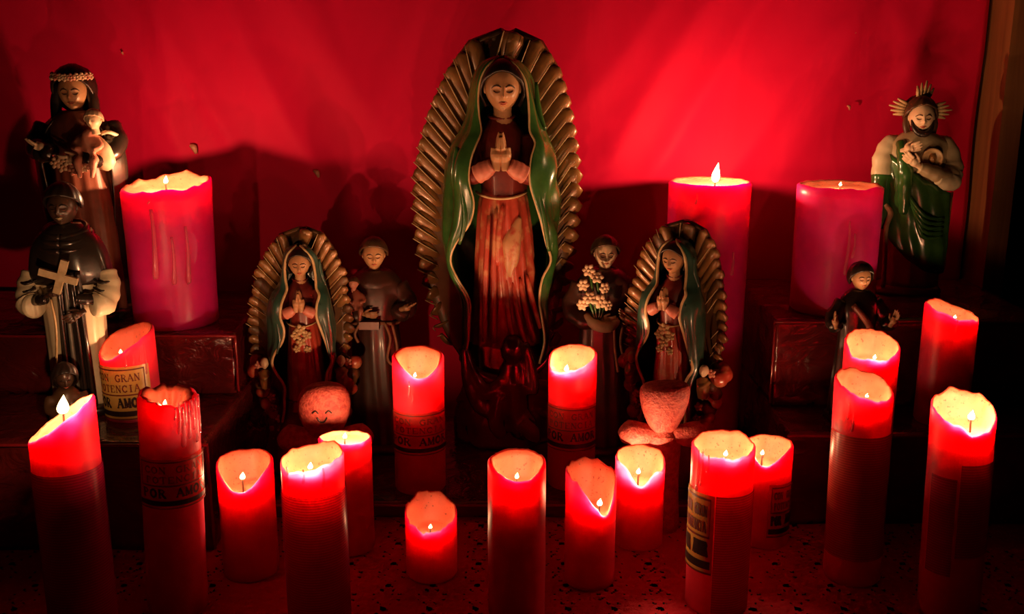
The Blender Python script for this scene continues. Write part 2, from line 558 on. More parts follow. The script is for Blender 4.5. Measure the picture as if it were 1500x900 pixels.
def draped_box(name, label, cat, lo, hi, fold=0.005, seed=0.0, group=None, highlight_seams=True):
    """block wrapped in wrinkled shiny plastic: soft edges, vertical folds on the faces"""
    sx, sy, sz = (hi[i] - lo[i] for i in range(3))
    n = (max(6, int(sx / 0.008)), max(6, int(sy / 0.010)), max(4, int(sz / 0.008)))
    V, F, index = [], [], {}
    def vid(i, j, k):
        if (i, j, k) in index:
            return index[(i, j, k)]
        x, y, z = lo[0] + sx * i / n[0], lo[1] + sy * j / n[1], lo[2] + sz * k / n[2]
        ez = 1 - (hi[2] - z) / sz
        f = fold * (0.5 + 0.5 * noise.noise(Vector((x * 16 + seed, y * 16, z * 5 + seed)))) + 0.35 * fold * abs(noise.noise(Vector((x * 40 + z * 30, y * 40, z * 38 + seed))))
        f += 0.9 * fold * max(0, 0.35 - abs(noise.noise(Vector((x * 19 - z * 11, y * 19, z * 24 + seed))))) 
        if j == 0:
            y += f
        if i == 0:
            x += f
        if i == n[0]:
            x -= f
        if k == n[2]:
            z -= 0.0022 * abs(noise.noise(Vector((x * 22, y * 22, seed)))) + (0.0018 if (j == 0 or i in (0, n[0])) else 0)
        index[(i, j, k)] = len(V)
        V.append((x, y, z))
        return index[(i, j, k)]
    for i in range(n[0]):
        for j in range(n[1]):
            F.append((vid(i, j, n[2]), vid(i + 1, j, n[2]), vid(i + 1, j + 1, n[2]), vid(i, j + 1, n[2])))
            F.append((vid(i, j, 0), vid(i, j + 1, 0), vid(i + 1, j + 1, 0), vid(i + 1, j, 0)))
    for i in range(n[0]):
        for k in range(n[2]):
            F.append((vid(i, 0, k), vid(i + 1, 0, k), vid(i + 1, 0, k + 1), vid(i, 0, k + 1)))
            F.append((vid(i, n[1], k), vid(i, n[1], k + 1), vid(i + 1, n[1], k + 1), vid(i + 1, n[1], k)))
    for j in range(n[1]):
        for k in range(n[2]):
            F.append((vid(0, j, k), vid(0, j, k + 1), vid(0, j + 1, k + 1), vid(0, j + 1, k)))
            F.append((vid(n[0], j, k), vid(n[0], j + 1, k), vid(n[0], j + 1, k + 1), vid(n[0], j, k + 1)))
    me = bpy.data.meshes.new(name)
    me.from_pydata(V, [], F)
    fix_normals(me)
    o = tag(link(name, me, M['drape']), label, cat, group)
    if highlight_seams:                                       # folded edges added in lighter red to draw the highlight lines
        xs = [lo[0] + sx * i / 24 for i in range(25)]
        put('folded_edge_highlight', MB().tube([(x, lo[1] + 0.0012 + 0.0008 * noise.noise(Vector((x * 30, seed, 0))), hi[2] - 0.0022 + 0.001 * noise.noise(Vector((x * 18, seed, 3)))) for x in xs], 0.0019, 7, smooth=1), M['highlight_seam'], o)
        for x in (lo[0] + 0.0015, hi[0] - 0.0015):
            put('folded_edge_highlight', MB().tube([(x + 0.001 * noise.noise(Vector((z * 40, seed, x))), lo[1] + 0.002, z) for z in [lo[2] + 0.003 + (sz - 0.006) * i / 8 for i in range(9)]], 0.0017, 7, smooth=1), M['highlight_seam'], o)
    return o

Z_STEP, Z_L1, Z_L2, Z_R1, Z_R2 = 0.020, 0.130, 0.206, 0.115, 0.224
draped_box('draped_step', 'low step wrapped in dark red plastic under the ray-backed statues', 'step', (-0.322, 1.12, 0.0022), (0.308, 1.435, Z_STEP), 0.003, 1)
draped_box('draped_block', 'low block in wrinkled dark red plastic carrying the black-caped friar', 'block', (-0.93, 1.035, 0.0022), (-0.328, 1.435, Z_L1), 0.006, 2)
draped_box('draped_box', 'plastic-wrapped box carrying the broad magenta candle and flower-crowned statue', 'box', (-0.93, 1.20, Z_L1), (-0.336, 1.435, Z_L2), 0.007, 3)
draped_box('draped_block', 'low block in wrinkled dark red plastic below the green-robed statue', 'block', (0.315, 1.10, 0.0022), (0.655, 1.435, Z_R1), 0.006, 4)
draped_box('draped_box', 'plastic-wrapped box carrying the purple pillar candle and green-robed statue', 'box', (0.318, 1.20, Z_R1), (0.655, 1.435, Z_R2), 0.004, 5)

# ------------------------------------------------------------------ lettering on the candle labels (serif strokes)
GLYPH = {  # strokes: (points, thick?), unit box 0..1 wide, 0..1 high
    'A': ([[(0.05, 0), (0.48, 1)], 0], [[(0.48, 1), (0.92, 0)], 1], [[(0.22, 0.36), (0.74, 0.36)], 0], [[(-0.05, 0.02), (0.2, 0.02)], 0], [[(0.74, 0.02), (1.02, 0.02)], 0]),
    'C': ([[(0.9, 0.8), (0.62, 0.98), (0.3, 0.88), (0.12, 0.5), (0.3, 0.12), (0.62, 0.02), (0.92, 0.2)], 1], [[(0.9, 0.98), (0.9, 0.7)], 0]),
    'E': ([[(0.2, 0), (0.2, 1)], 1], [[(0.05, 0.98), (0.85, 0.98)], 0], [[(0.2, 0.52), (0.65, 0.52)], 0], [[(0.05, 0.02), (0.88, 0.02)], 0], [[(0.85, 0.98), (0.85, 0.78)], 0], [[(0.88, 0.02), (0.9, 0.25)], 0]),
    'G': ([[(0.88, 0.82), (0.6, 0.98), (0.3, 0.88), (0.12, 0.5), (0.3, 0.12), (0.6, 0.02), (0.86, 0.1)], 1], [[(0.86, 0.06), (0.86, 0.45)], 1], [[(0.66, 0.45), (1.0, 0.45)], 0], [[(0.88, 0.98), (0.88, 0.75)], 0]),
    'I': ([[(0.5, 0), (0.5, 1)], 1], [[(0.25, 0.98), (0.75, 0.98)], 0], [[(0.25, 0.02), (0.75, 0.02)], 0]),
    'M': ([[(0.1, 0), (0.12, 1)], 0], [[(0.12, 1), (0.48, 0.08)], 1], [[(0.48, 0.08), (0.86, 1)], 0], [[(0.86, 1), (0.88, 0)], 1], [[(-0.05, 0.02), (0.25, 0.02)], 0], [[(0.72, 0.02), (1.04, 0.02)], 0]),
    'N': ([[(0.14, 0), (0.14, 1)], 0], [[(0.14, 1), (0.84, 0)], 1], [[(0.84, 0), (0.84, 1)], 0], [[(0.0, 0.02), (0.3, 0.02)], 0], [[(0.68, 0.98), (1.0, 0.98)], 0]),
    'O': ([[(0.5, 0.98), (0.2, 0.82), (0.1, 0.5), (0.2, 0.18), (0.5, 0.02), (0.8, 0.18), (0.9, 0.5), (0.8, 0.82), (0.5, 0.98)], 1],),
    'P': ([[(0.2, 0), (0.2, 1)], 1], [[(0.05, 0.97), (0.6, 0.97), (0.85, 0.76), (0.6, 0.5), (0.2, 0.5)], 0], [[(0.05, 0.02), (0.4, 0.02)], 0]),
    'R': ([[(0.2, 0), (0.2, 1)], 1], [[(0.05, 0.97), (0.6, 0.97), (0.82, 0.76), (0.6, 0.52), (0.2, 0.52)], 0], [[(0.5, 0.5), (0.86, 0.02), (1.0, 0.02)], 1], [[(0.05, 0.02), (0.38, 0.02)], 0]),
    'T': ([[(0.5, 0), (0.5, 1)], 1], [[(0.08, 0.98), (0.92, 0.98)], 0], [[(0.3, 0.02), (0.7, 0.02)], 0], [[(0.08, 0.98), (0.08, 0.78)], 0], [[(0.92, 0.98), (0.92, 0.78)], 0]),
}
def text_strokes(text, w, h, bold=1.0):
    """flat quads (x,z) for a line of serif capitals centred on x = 0"""
    quads, adv = [], w / max(len(text), 1)
    for i, ch in enumerate(text):
        if ch not in GLYPH:
            continue
        ox = -w / 2 + i * adv
        for pts, thick in GLYPH[ch]:
            t = h * (0.17 if thick else 0.09) * bold
            for (a, b) in zip(pts[:-1], pts[1:]):
                p = Vector((ox + a[0] * adv * 0.86, a[1] * h))
                q = Vector((ox + b[0] * adv * 0.86, b[1] * h))
                d = (q - p)
                if d.length < 1e-9:
                    continue
                d.normalize()
                nrm = Vector((-d.y, d.x)) * t / 2
                e = d * t * 0.25
                quads.append([p - e - nrm, q + e - nrm, q + e + nrm, p - e + nrm])
    return quads

def on_cyl(quads, R, th0, z0, maxang=None):
    """wrap flat quads (x, z) round a cylinder; th0 = angle of x = 0"""
    mb = MB()
    for q in quads:
        vs = []
        for p in q:
            a = th0 + p.x / R
            vs.append((R * math.cos(a), R * math.sin(a), z0 + p.y))
        mb.add(vs, [(0, 1, 2, 3)])
    return mb

def band_quads(x0, x1, z0, z1, n=16):
    return [[Vector((x0 + (x1 - x0) * i / n, z0)), Vector((x0 + (x1 - x0) * (i + 1) / n, z0)),
             Vector((x0 + (x1 - x0) * (i + 1) / n, z1)), Vector((x0 + (x1 - x0) * i / n, z1))] for i in range(n)]

def add_label(root, r, spec):
    """spec: mid angle (deg), half angle, z0, z1, style"""
    th, half, z0, z1, style = spec
    th, half = math.radians(th), math.radians(half)
    R = r + 0.0006
    x = half * R
    mat = {'amor': 'label_yellow', 'amor_red': 'label_red', 'lines': 'label_lines', 'film': 'label_magenta'}[style]
    lab = put('label', on_cyl(band_quads(-x, x, 0, z1 - z0, 24), R, th, z0), M[mat], root, fix=False)
    me = lab.data
    bm = bmesh.new(); bm.from_mesh(me)
    bmesh.ops.remove_doubles(bm, verts=bm.verts, dist=1e-6)
    bm.to_mesh(me); bm.free()
    me.polygons.foreach_set('use_smooth', [True] * len(me.polygons))
    if style.startswith('amor'):
        H = z1 - z0
        R2 = R + 0.0005
        # ruled frame round the upper words
        b = []
        for (a0, a1, c0, c1) in ((-0.86, 0.86, 0.93, 0.955), (-0.86, 0.86, 0.46, 0.485), (-0.86, -0.83, 0.46, 0.955), (0.83, 0.86, 0.46, 0.955)):
            b += band_quads(a0 * x, a1 * x, c0 * H, c1 * H, 14 if a1 - a0 > 0.2 else 1)
        put('frame_line', on_cyl(b, R2, th, z0), M['ink_red'], lab, False, False)
        put('lettering', on_cyl(text_strokes('CON GRAN', 1.46 * x, 0.13 * H), R2, th, z0 + 0.73 * H), M['ink_red'], lab, False, False)
        put('lettering', on_cyl(text_strokes('POTENCIA', 1.40 * x, 0.13 * H), R2, th, z0 + 0.53 * H), M['ink_red'], lab, False, False)
        put('lettering', on_cyl(text_strokes('POR AMOR', 1.62 * x, 0.17 * H, 1.45), R2, th, z0 + 0.24 * H), M['ink'], lab, False, False)
        put('dark_band', on_cyl(band_quads(-x * 0.93, x * 0.93, 0.07 * H, 0.17 * H), R2, th, z0), M['ink'], lab, False, False)
        put('frame_line', on_cyl(band_quads(-x, x, 0.005 * H, 0.03 * H), R2, th, z0), M['ink_red'], lab, False, False)
    return lab

# ------------------------------------------------------------------ candles
def flame_mesh(h, w, bend=0.0):
    rings = []
    for i in range(11):
        t = i / 10
        rr = w * (math.sin(PI * min(t * 1.0, 1) ** 0.62)) * (1 - 0.25 * t) + 1e-5
        rings.append([(rr * math.cos(2 * PI * k / 12) + bend * t * t, rr * math.sin(2 * PI * k / 12), h * t) for k in range(12)])
    return MB().loft(rings)

def candle(name, label, loc, r, h, group=None, wall=0.16, depth=0.03, tilt=(0, 0), dips=(), rough=0.0015, seed=0,
           power=0.0, flame=(0.012, 0.003), wick=(0, 0), wick_z=None, labels=(), drips=(), mat='wax_red', lean=(0, 0), taper=0.0, glowz=None,
           rimw=1.0, core='wax_core', round_top=0.0025, hide=False):
    root = thing(name, label, 'candle', loc, 0, group, lean)
    N, NS = 56, 16
    def rimz(t):
        z = h + tilt[0] * math.cos(t) + tilt[1] * math.sin(t)
        for (a, d, w) in dips:
            da = (math.degrees(t) - a + 180) % 360 - 180
            z -= d * math.exp(-(da / w) ** 2)
        z += rough * (noise.noise(Vector((2.2 * math.cos(t), 2.2 * math.sin(t), seed * 3.1))) + 0.6 * noise.noise(Vector((6 * math.cos(t), 6 * math.sin(t), seed * 5.7 + 9))))
        return z
    th = [2 * PI * k / N for k in range(N)]
    rz = [rimz(t) for t in th]
    fz = min(min(rz) - 0.002, h - depth)           # floor of the melted hollow
    if hide:                                        # flame low behind the front lip
        lip = rimz(-PI / 2)
        wick = (wick[0], -0.36 * r)
        wick_z = lip + 0.0015 - flame[0] - 0.0035
        fz = min(fz, wick_z - 0.004)
    rings = []
    def rad(t, f):
        return r * (1 + taper * (1 - f)) * (1 + 0.012 * noise.noise(Vector((1.5 * math.cos(t), 1.5 * math.sin(t), f * 5 + seed))))
    rings.append([(0.96 * rad(t, 0) * math.cos(t), 0.96 * rad(t, 0) * math.sin(t), 0.0) for t in th])
    for i in range(NS):
        f = i / (NS - 1)
        rings.append([(rad(t, f) * math.cos(t), rad(t, f) * math.sin(t), 0.002 + (rz[k] - round_top - 0.002) * f) for k, t in enumerate(th)])
    wt = [wall * rimw * (1 + 0.45 * noise.noise(Vector((1.8 * math.cos(t), 1.8 * math.sin(t), seed * 2.3 + 4)))) for t in th]
    rings.append([(rad(t, 1) * (1 - 0.35 * wt[k]) * math.cos(t), rad(t, 1) * (1 - 0.35 * wt[k]) * math.sin(t), rz[k]) for k, t in enumerate(th)])
    n_out = len(rings)
    rings.append([(r * (1 - 0.8 * wt[k]) * math.cos(t), r * (1 - 0.8 * wt[k]) * math.sin(t), rz[k] - 0.0012) for k, t in enumerate(th)])
    for i in range(1, 7):
        f = i / 6
        q = 1 - wt_c(f)
        ring = []
        for k, t in enumerate(th):
            rr = r * (1 - wt[k]) * (1 - 0.22 * f ** 2) * (1 + 0.03 * noise.noise(Vector((3 * math.cos(t), 3 * math.sin(t), f * 4 + seed))))
            ring.append((rr * math.cos(t), rr * math.sin(t), rz[k] - 0.002 + (fz - rz[k] + 0.002) * f))
        rings.append(ring)
    for s in (0.5, 0.12):
        rings.append([(r * s * (1 - wt[k]) * math.cos(t), r * s * (1 - wt[k]) * math.sin(t), fz - 0.002 * (1 - s)) for k, t in enumerate(th)])
    mb = MB()
    mb.loft(rings)
    nf = len(mb.f)
    for i in range(len(rings) - 1):
        if i >= n_out - 1:
            for j in range(N):
                mb.m[i * N + j] = 1
    mb.m[nf - 1] = 1
    body = put('body', mb, [M[mat], M[core]], root)
    # wick
    wz = max(fz, h - 0.011 if not dips else min(h - 0.014, min(rz) + 0.004)) if wick_z is None else wick_z
    wx, wy = wick
    wh = 0.007
    put('wick', MB().tube([(wx, wy, fz - 0.002), (wx, wy, wz + wh * 0.6), (wx + 0.0012, wy - 0.0008, wz + wh)], [0.0011, 0.0010, 0.0007], 8), M['wick'], root)
    if power > 0:
        fh, fw = flame
        put('flame', flame_mesh(fh, fw, bend=fh * 0.12), M['flame'], root, loc=(wx, wy, wz + wh * 0.55))
        ld = bpy.data.lights.new('flame_light', 'POINT')
        ld.energy = power * FLAME_GAIN
        ld.color = FLAME_COL
        ld.shadow_soft_size = 0.003
        lo = bpy.data.objects.new('flame_light', ld)
        COL.objects.link(lo)
        lo.parent = root
        lo.location = (wx, wy, wz + wh * 0.55 + fh * 0.45)
    for spec in labels:
        add_label(root, r * (1 + taper) * 1.012, spec)
    for (a, z0, z1, w) in drips:                  # angle, top, bottom, radius
        t = math.radians(a)
        R = r * 1.005
        pts = [(R * math.cos(t), R * math.sin(t), z0), (R * math.cos(t + 0.02), R * math.sin(t + 0.02), z0 * 0.6 + z1 * 0.4), (R * math.cos(t - 0.015), R * math.sin(t - 0.015), z1 + w), (R * math.cos(t - 0.015), R * math.sin(t - 0.015), z1)]
        put('wax_drip', MB().tube(pts, [w * 0.45, w * 0.6, w, w * 0.4], 8, smooth=4), M['wax_drip'], root)
    return root

def wt_c(f):
    return 0.2 * f

# placed by distance Y and by the size each one has there
def cpos(px, py_top, Y, z0):
    x, z = at(px, py_top, Y)
    return (x, Y, z0), z - z0

G1 = 'small red candles on the altar'
def cset(name, label, px, ptop, Y, z0, wpx, **k):
    x, z = at(px, ptop, Y)
    zc = Y * math.cos(PITCH) + (CAM_H - z) * math.sin(PITCH)
    r = wpx / FPX * zc / 2
    return candle(name, label, (x, Y, z0 + 0.0), r, z - z0, **k)

ZT = 0.0022
# A far left, flame burning on the slanted top
cset('pillar_candle', 'tall red candle with slanted burning top beside the kneeling figurine', 90, 612, 0.85, ZT, 97, group=G1, tilt=(0.018, 0.004), depth=0.012, wick=(0.002, 0.0), wick_z=0.225, wall=0.12, power=0.45, flame=(0.018, 0.0055), seed=1,
     labels=[(-90, 175, 0.0, 0.182, 'film')])
# B
cset('pillar_candle', 'tall dark red candle with glossy wax runs down its side and orange label', 234, 578, 0.922, ZT, 87, group=G1, hide=True, tilt=(-0.002, 0.002), depth=0.016, wall=0.42, rough=0.004, power=0.04, core='wax_core_orange', flame=(0.006, 0.0018), seed=2, lean=(0.0, 0.035), taper=0.03,
     labels=[(-65, 80, 0.118, 0.168, 'amor_red')],
     drips=[(a, 0.218 + 0.004 * (i % 2), 0.218 - 0.012 - 0.034 * ((i * 7) % 5) / 5, 0.0016 + 0.0006 * (i % 3)) for i, a in enumerate((-60, -53, -46, -40, -33, -26, -20, -12, -4, 4))])
# C
cset('pillar_candle', 'red candle burned to a wide bowl with a small flame, beside the ridged candle', 358, 672, 0.995, ZT, 82, group=G1, dips=((-90, 0.026, 55),), depth=0.034, wick=(0.0, -0.012), wall=0.13, power=0.16, core='wax_core_orange', flame=(0.008, 0.003), seed=3)
# D
cset('pillar_candle', 'tall red candle with ridged printed wrap and bulging pale rim', 457, 668, 0.88, ZT, 92, group=G1, mat='wax_clear', hide=True, tilt=(0.004, 0.003), depth=0.010, wall=0.10, rough=0.003, power=0.27, flame=(0.007, 0.0025), seed=4,
     labels=[(-90, 150, 0.0, 0.148, 'film')], drips=[(-60, 0.176, 0.157, 0.0018), (-95, 0.176, 0.162, 0.0016), (-130, 0.176, 0.150, 0.0014)])
# E
cset('pillar_candle', 'red candle with a domed pale melted top right behind the ridged candle', 505, 640, 1.05, ZT, 77, group=G1, tilt=(-0.001, -0.003), depth=0.010, wick_z=0.124, wall=0.11, power=0.36, flame=(0.007, 0.0025), seed=5)
# F
cset('pillar_candle', 'very short red candle stub with a crusty top alone on the cloth', 631, 745, 0.99, ZT, 76, group=G1, hide=True, tilt=(-0.002, 0.006), dips=((-90, 0.008, 70),), depth=0.016, wall=0.10, rough=0.005, power=0.06, core='wax_core_orange', flame=(0.005, 0.002), seed=6)
# G
cset('pillar_candle', 'red candle standing alone before the dark red angel pedestal', 757, 673, 0.90, ZT, 86, group=G1, hide=True, dips=((-80, 0.012, 60),), depth=0.026, wall=0.2, rough=0.002, power=0.16, core='wax_core_orange', flame=(0.006, 0.002), seed=7)
# H
cset('pillar_candle', 'red candle with a deep scooped side and small flame beside the bright stub', 866, 690, 0.975, ZT, 75, group=G1, tilt=(-0.002, 0.003), dips=((-62, 0.036, 42),), depth=0.042, wick=(0.008, -0.014), wall=0.10, rough=0.004, power=0.1, core='wax_core_orange', flame=(0.008, 0.003), seed=8)
# I
cset('pillar_candle', 'bright short red candle with notched front rim below the cracked heart figure', 938, 668, 1.062, ZT, 73, group=G1, mat='wax_clear', tilt=(0.0, 0.003), dips=((-95, 0.022, 28), (-30, 0.010, 30)), depth=0.030, wick=(-0.003, -0.010), wall=0.10, power=0.25, flame=(0.007, 0.0025), seed=9)
# J
cset('pillar_candle', 'tall red candle with a strip of dark lettered label on its side', 1060, 650, 0.928, ZT, 92, group=G1, mat='wax_clear', hide=True, tilt=(0.001, 0.004), depth=0.012, wall=0.13, rough=0.003, power=0.24, flame=(0.006, 0.0022), seed=10,
     labels=[(-152, 40, 0.045, 0.128, 'amor'), (-60, 50, 0.0, 0.128, 'film')], drips=[(-140, 0.170, 0.135, 0.0022), (-128, 0.168, 0.150, 0.0018), (-150, 0.170, 0.128, 0.002)])
# K
cset('pillar_candle', 'short labelled red candle half hidden behind the tall strip-labelled candle', 1128, 648, 1.065, ZT, 68, group=G1, dips=((-115, 0.020, 45),), depth=0.026, wick=(-0.010, -0.008), wall=0.16, power=0.18, flame=(0.006, 0.0022), seed=11,
     labels=[(-55, 45, 0.015, 0.078, 'amor_red')])
# L
cset('pillar_candle', 'tall red candle with ridged label and slanted rim, front of the close pair', 1272, 560, 0.985, ZT, 84, group=G1, hide=True, tilt=(-0.004, 0.006), dips=((-60, 0.005, 60),), depth=0.010, wall=0.13, rough=0.003, power=0.14, flame=(0.004, 0.0018), seed=12, lean=(0, -0.02),
     labels=[(-100, 85, 0.03, 0.165, 'lines')], drips=[(-135, 0.20, 0.182, 0.0018), (-125, 0.19, 0.170, 0.0016)])
# M
cset('pillar_candle', 'tall red candle with a peaked melted rim, rear of the close pair', 1278, 502, 1.065, ZT, 78, group=G1, hide=True, tilt=(0.0, 0.009), dips=((-90, 0.004, 40), (-150, 0.006, 25)), depth=0.016, wall=0.10, rough=0.003, power=0.22, flame=(0.005, 0.002), seed=13)
# N
cset('pillar_candle', 'red candle on the low block close to the wooden post', 1394, 454, 1.15, Z_R1, 76, group=G1, hide=True, tilt=(-0.007, 0.004), depth=0.014, wall=0.12, rough=0.003, power=0.13, flame=(0.004, 0.0018), seed=14, drips=[(-100, 0.13, 0.115, 0.0015)])
# O
cset('pillar_candle', 'tall red candle with curled rim and open bright flame and two label strips', 1422, 595, 0.915, ZT, 90, group=G1, tilt=(0.000, 0.008), dips=((-75, 0.010, 50),), depth=0.022, wick=(0.004, -0.008), wall=0.10, rough=0.004, power=0.30, flame=(0.010, 0.0035), seed=15, lean=(0, -0.03),
     labels=[(-55, 55, 0.07, 0.165, 'lines'), (-140, 25, 0.05, 0.15, 'film')])
# P
cset('pillar_candle', 'red candle with yellow lettered label standing beside the black-caped friar', 187, 492, 1.128, Z_L1, 80, group=G1, hide=True, tilt=(0.008, 0.006), dips=((-120, 0.012, 55),), depth=0.024, wick=(-0.004, -0.004), wall=0.14, power=0.07, core='wax_core_orange', flame=(0.005, 0.002), seed=16, lean=(0, -0.02),
     labels=[(-100, 70, 0.004, 0.067, 'amor')], drips=[(-45, 0.085, 0.07, 0.0018), (-60, 0.08, 0.068, 0.0016), (-75, 0.078, 0.066, 0.0016), (-35, 0.09, 0.055, 0.0018)])
# Q, R flank the middle statue
cset('pillar_candle', 'lettered red candle with a round orange hollow, beside the friar holding his arm out', 612, 520, 1.174, Z_STEP, 76, group=G1, mat='wax_clear', hide=True, tilt=(-0.001, 0.003), dips=((-78, 0.018, 45),), depth=0.030, wick=(-0.003, -0.010), wall=0.18, power=0.32, core='wax_core_orange', flame=(0.006, 0.002), seed=17,
     labels=[(-85, 88, 0.052, 0.105, 'amor_red')], drips=[(-105, 0.145, 0.125, 0.002), (-98, 0.13, 0.118, 0.0018)])
cset('pillar_candle', 'lettered red candle with bright slanted hollow, beside the friar holding lilies', 839, 518, 1.185, Z_STEP, 71, group=G1, mat='wax_clear', hide=True, tilt=(0.002, 0.004), dips=((-150, 0.012, 40), (-90, 0.007, 50)), depth=0.024, wick=(-0.008, -0.004), wall=0.12, power=0.3, flame=(0.008, 0.003), seed=18,
     labels=[(-95, 82, 0.052, 0.108, 'amor_red')])
# big pillars
G2 = 'broad pillar candles at the back'
cset('broad_candle', 'broad magenta pillar candle with glossy wax runs and a glowing pool', 243, 270, 1.265, Z_L2, 129, group=G2, mat='wax_magenta', tilt=(0.003, 0.003), depth=0.009, wall=0.16, rough=0.004, dips=((80, -0.006, 45), (20, -0.004, 14), (150, -0.003, 12)), wick_z=0.172, power=0.46, flame=(0.010, 0.003), seed=19, taper=-0.05,
     drips=[(-92, 0.152, 0.068, 0.0042), (-70, 0.118, 0.060, 0.0032), (-52, 0.130, 0.060, 0.0034), (-94, 0.163, 0.158, 0.0015)])
cset('broad_candle', 'tall magenta pillar candle with an upright flame behind the turned ray-backed statue', 1040, 265, 1.315, Z_STEP, 119, group=G2, mat='wax_magenta', depth=0.006, wall=0.16, rough=0.001, power=0.72, flame=(0.026, 0.0058), seed=20, wick=(0.006, -0.004),
     drips=[(-62, 0.275, 0.245, 0.0025), (-118, 0.35, 0.335, 0.0015)])
cset('broad_candle', 'broad purple pillar candle next to the green-robed statue', 1231, 270, 1.262, Z_R2, 122, group=G2, mat='wax_magenta', depth=0.006, wall=0.18, rough=0.002, power=0.10, flame=(0.005, 0.002), seed=21,
     drips=[(-92, 0.12, 0.055, 0.0024), (-84, 0.105, 0.075, 0.002)])

# ------------------------------------------------------------------ statues: shared builders
S = {}
S['gold'] = paint('antique_gold_paint', (0.36, 0.155, 0.045), (0.19, 0.07, 0.022), 45, 0.38, metal=0.15, coat=0.3)
S['gold_line'] = paint('pale_gold_line', (0.75, 0.48, 0.24), (0.5, 0.28, 0.13), 80, 0.35)
S['gold_dark'] = paint('brown_gilding', (0.16, 0.065, 0.02), (0.08, 0.03, 0.012), 40, 0.45)
S['green'] = paint('green_glaze', (0.055, 0.15, 0.030), (0.02, 0.065, 0.016), 30, 0.25, coat=0.6)
S['teal'] = paint('dark_teal_glaze', (0.035, 0.085, 0.06), (0.015, 0.045, 0.035), 40, 0.3, coat=0.5)
S['hood_in'] = paint('dark_lining', (0.012, 0.016, 0.012), (0.02, 0.012, 0.01), 40, 0.5)
S['robe'] = paint('worn_red_robe', (0.50, 0.055, 0.03), (0.62, 0.22, 0.10), 55, 0.38, spread=(0.50, 0.66), bmp=0.4, coat=0.3)
S['robe_wear'] = paint('worn_gilt_patch', (0.55, 0.24, 0.11), (0.45, 0.06, 0.03), 90, 0.45, spread=(0.5, 0.7), bmp=0.4)
S['dress'] = paint('dark_red_dress', (0.20, 0.018, 0.012), (0.11, 0.01, 0.008), 50, 0.4, coat=0.2)
S['cuff'] = paint('rose_cuff', (0.70, 0.22, 0.15), (0.55, 0.12, 0.08), 60, 0.45)
S['skin'] = paint('painted_skin', (0.56, 0.27, 0.13), (0.47, 0.20, 0.09), 40, 0.4, bmp=0.08)
S['skin_pale'] = paint('pale_painted_skin', (0.85, 0.58, 0.38), (0.75, 0.45, 0.27), 40, 0.45, bmp=0.08)
S['skin_dark'] = paint('dark_painted_skin', (0.075, 0.036, 0.022), (0.045, 0.02, 0.014), 40, 0.3, bmp=0.1)
S['hair'] = paint('black_hair_paint', (0.018, 0.010, 0.008), (0.03, 0.015, 0.01), 60, 0.35)
S['hair_brown'] = paint('brown_hair_paint', (0.10, 0.045, 0.02), (0.06, 0.025, 0.012), 60, 0.4)
S['brow'] = paint('dark_brow_line', (0.10, 0.04, 0.02), (0.07, 0.03, 0.015), 100, 0.6, bmp=0)
S['lip'] = paint('rose_lips', (0.55, 0.12, 0.07), (0.45, 0.09, 0.05), 100, 0.5, bmp=0)
S['brown'] = paint('brown_habit', (0.075, 0.024, 0.014), (0.04, 0.012, 0.008), 40, 0.42, coat=0.2)
S['black'] = paint('black_habit', (0.030, 0.018, 0.013), (0.017, 0.010, 0.008), 40, 0.28, coat=0.4)
S['white'] = paint('ivory_habit', (0.78, 0.62, 0.42), (0.62, 0.46, 0.29), 35, 0.42)
S['rope'] = paint('tan_cord', (0.42, 0.18, 0.09), (0.30, 0.11, 0.06), 150, 0.6)
S['flower'] = paint('pale_blossom', (0.85, 0.55, 0.36), (0.7, 0.38, 0.22), 80, 0.5)
S['rose'] = paint('pink_blossom', (0.75, 0.30, 0.20), (0.6, 0.18, 0.12), 80, 0.5)
S['oxblood'] = paint('glossy_oxblood_glaze', (0.22, 0.010, 0.012), (0.12, 0.006, 0.008), 30, 0.16, coat=0.8)
S['clay'] = paint('crackled_red_clay', (0.62, 0.10, 0.07), (0.42, 0.045, 0.04), 160, 0.6, spread=(0.42, 0.62), bmp=0.7, dist=0.002)
S['pink_robe'] = paint('rose_brown_robe', (0.36, 0.10, 0.06), (0.24, 0.06, 0.035), 40, 0.4)
S['cross'] = paint('worn_pale_cross', (0.60, 0.42, 0.25), (0.42, 0.27, 0.14), 120, 0.5)
S['tan'] = paint('tan_tunic', (0.55, 0.40, 0.24), (0.40, 0.26, 0.14), 40, 0.4)
S['silver'] = paint('grey_shade', (0.20, 0.17, 0.14), (0.13, 0.11, 0.09), 80, 0.4)

def folds(t, z, n, amp, sharp=1.6, ph=0.0, drift=1.0, seed=0.0):
    a = (0.5 + 0.5 * math.cos(n * t + ph + drift * z * 20 + 1.2 * noise.noise(Vector((math.cos(t), math.sin(t), z * 8 + seed))))) ** sharp
    b = (0.5 + 0.5 * math.cos((n * 0.62) * t + 1.7 + ph)) ** 2
    return amp * (a + 0.5 * b - 0.6)

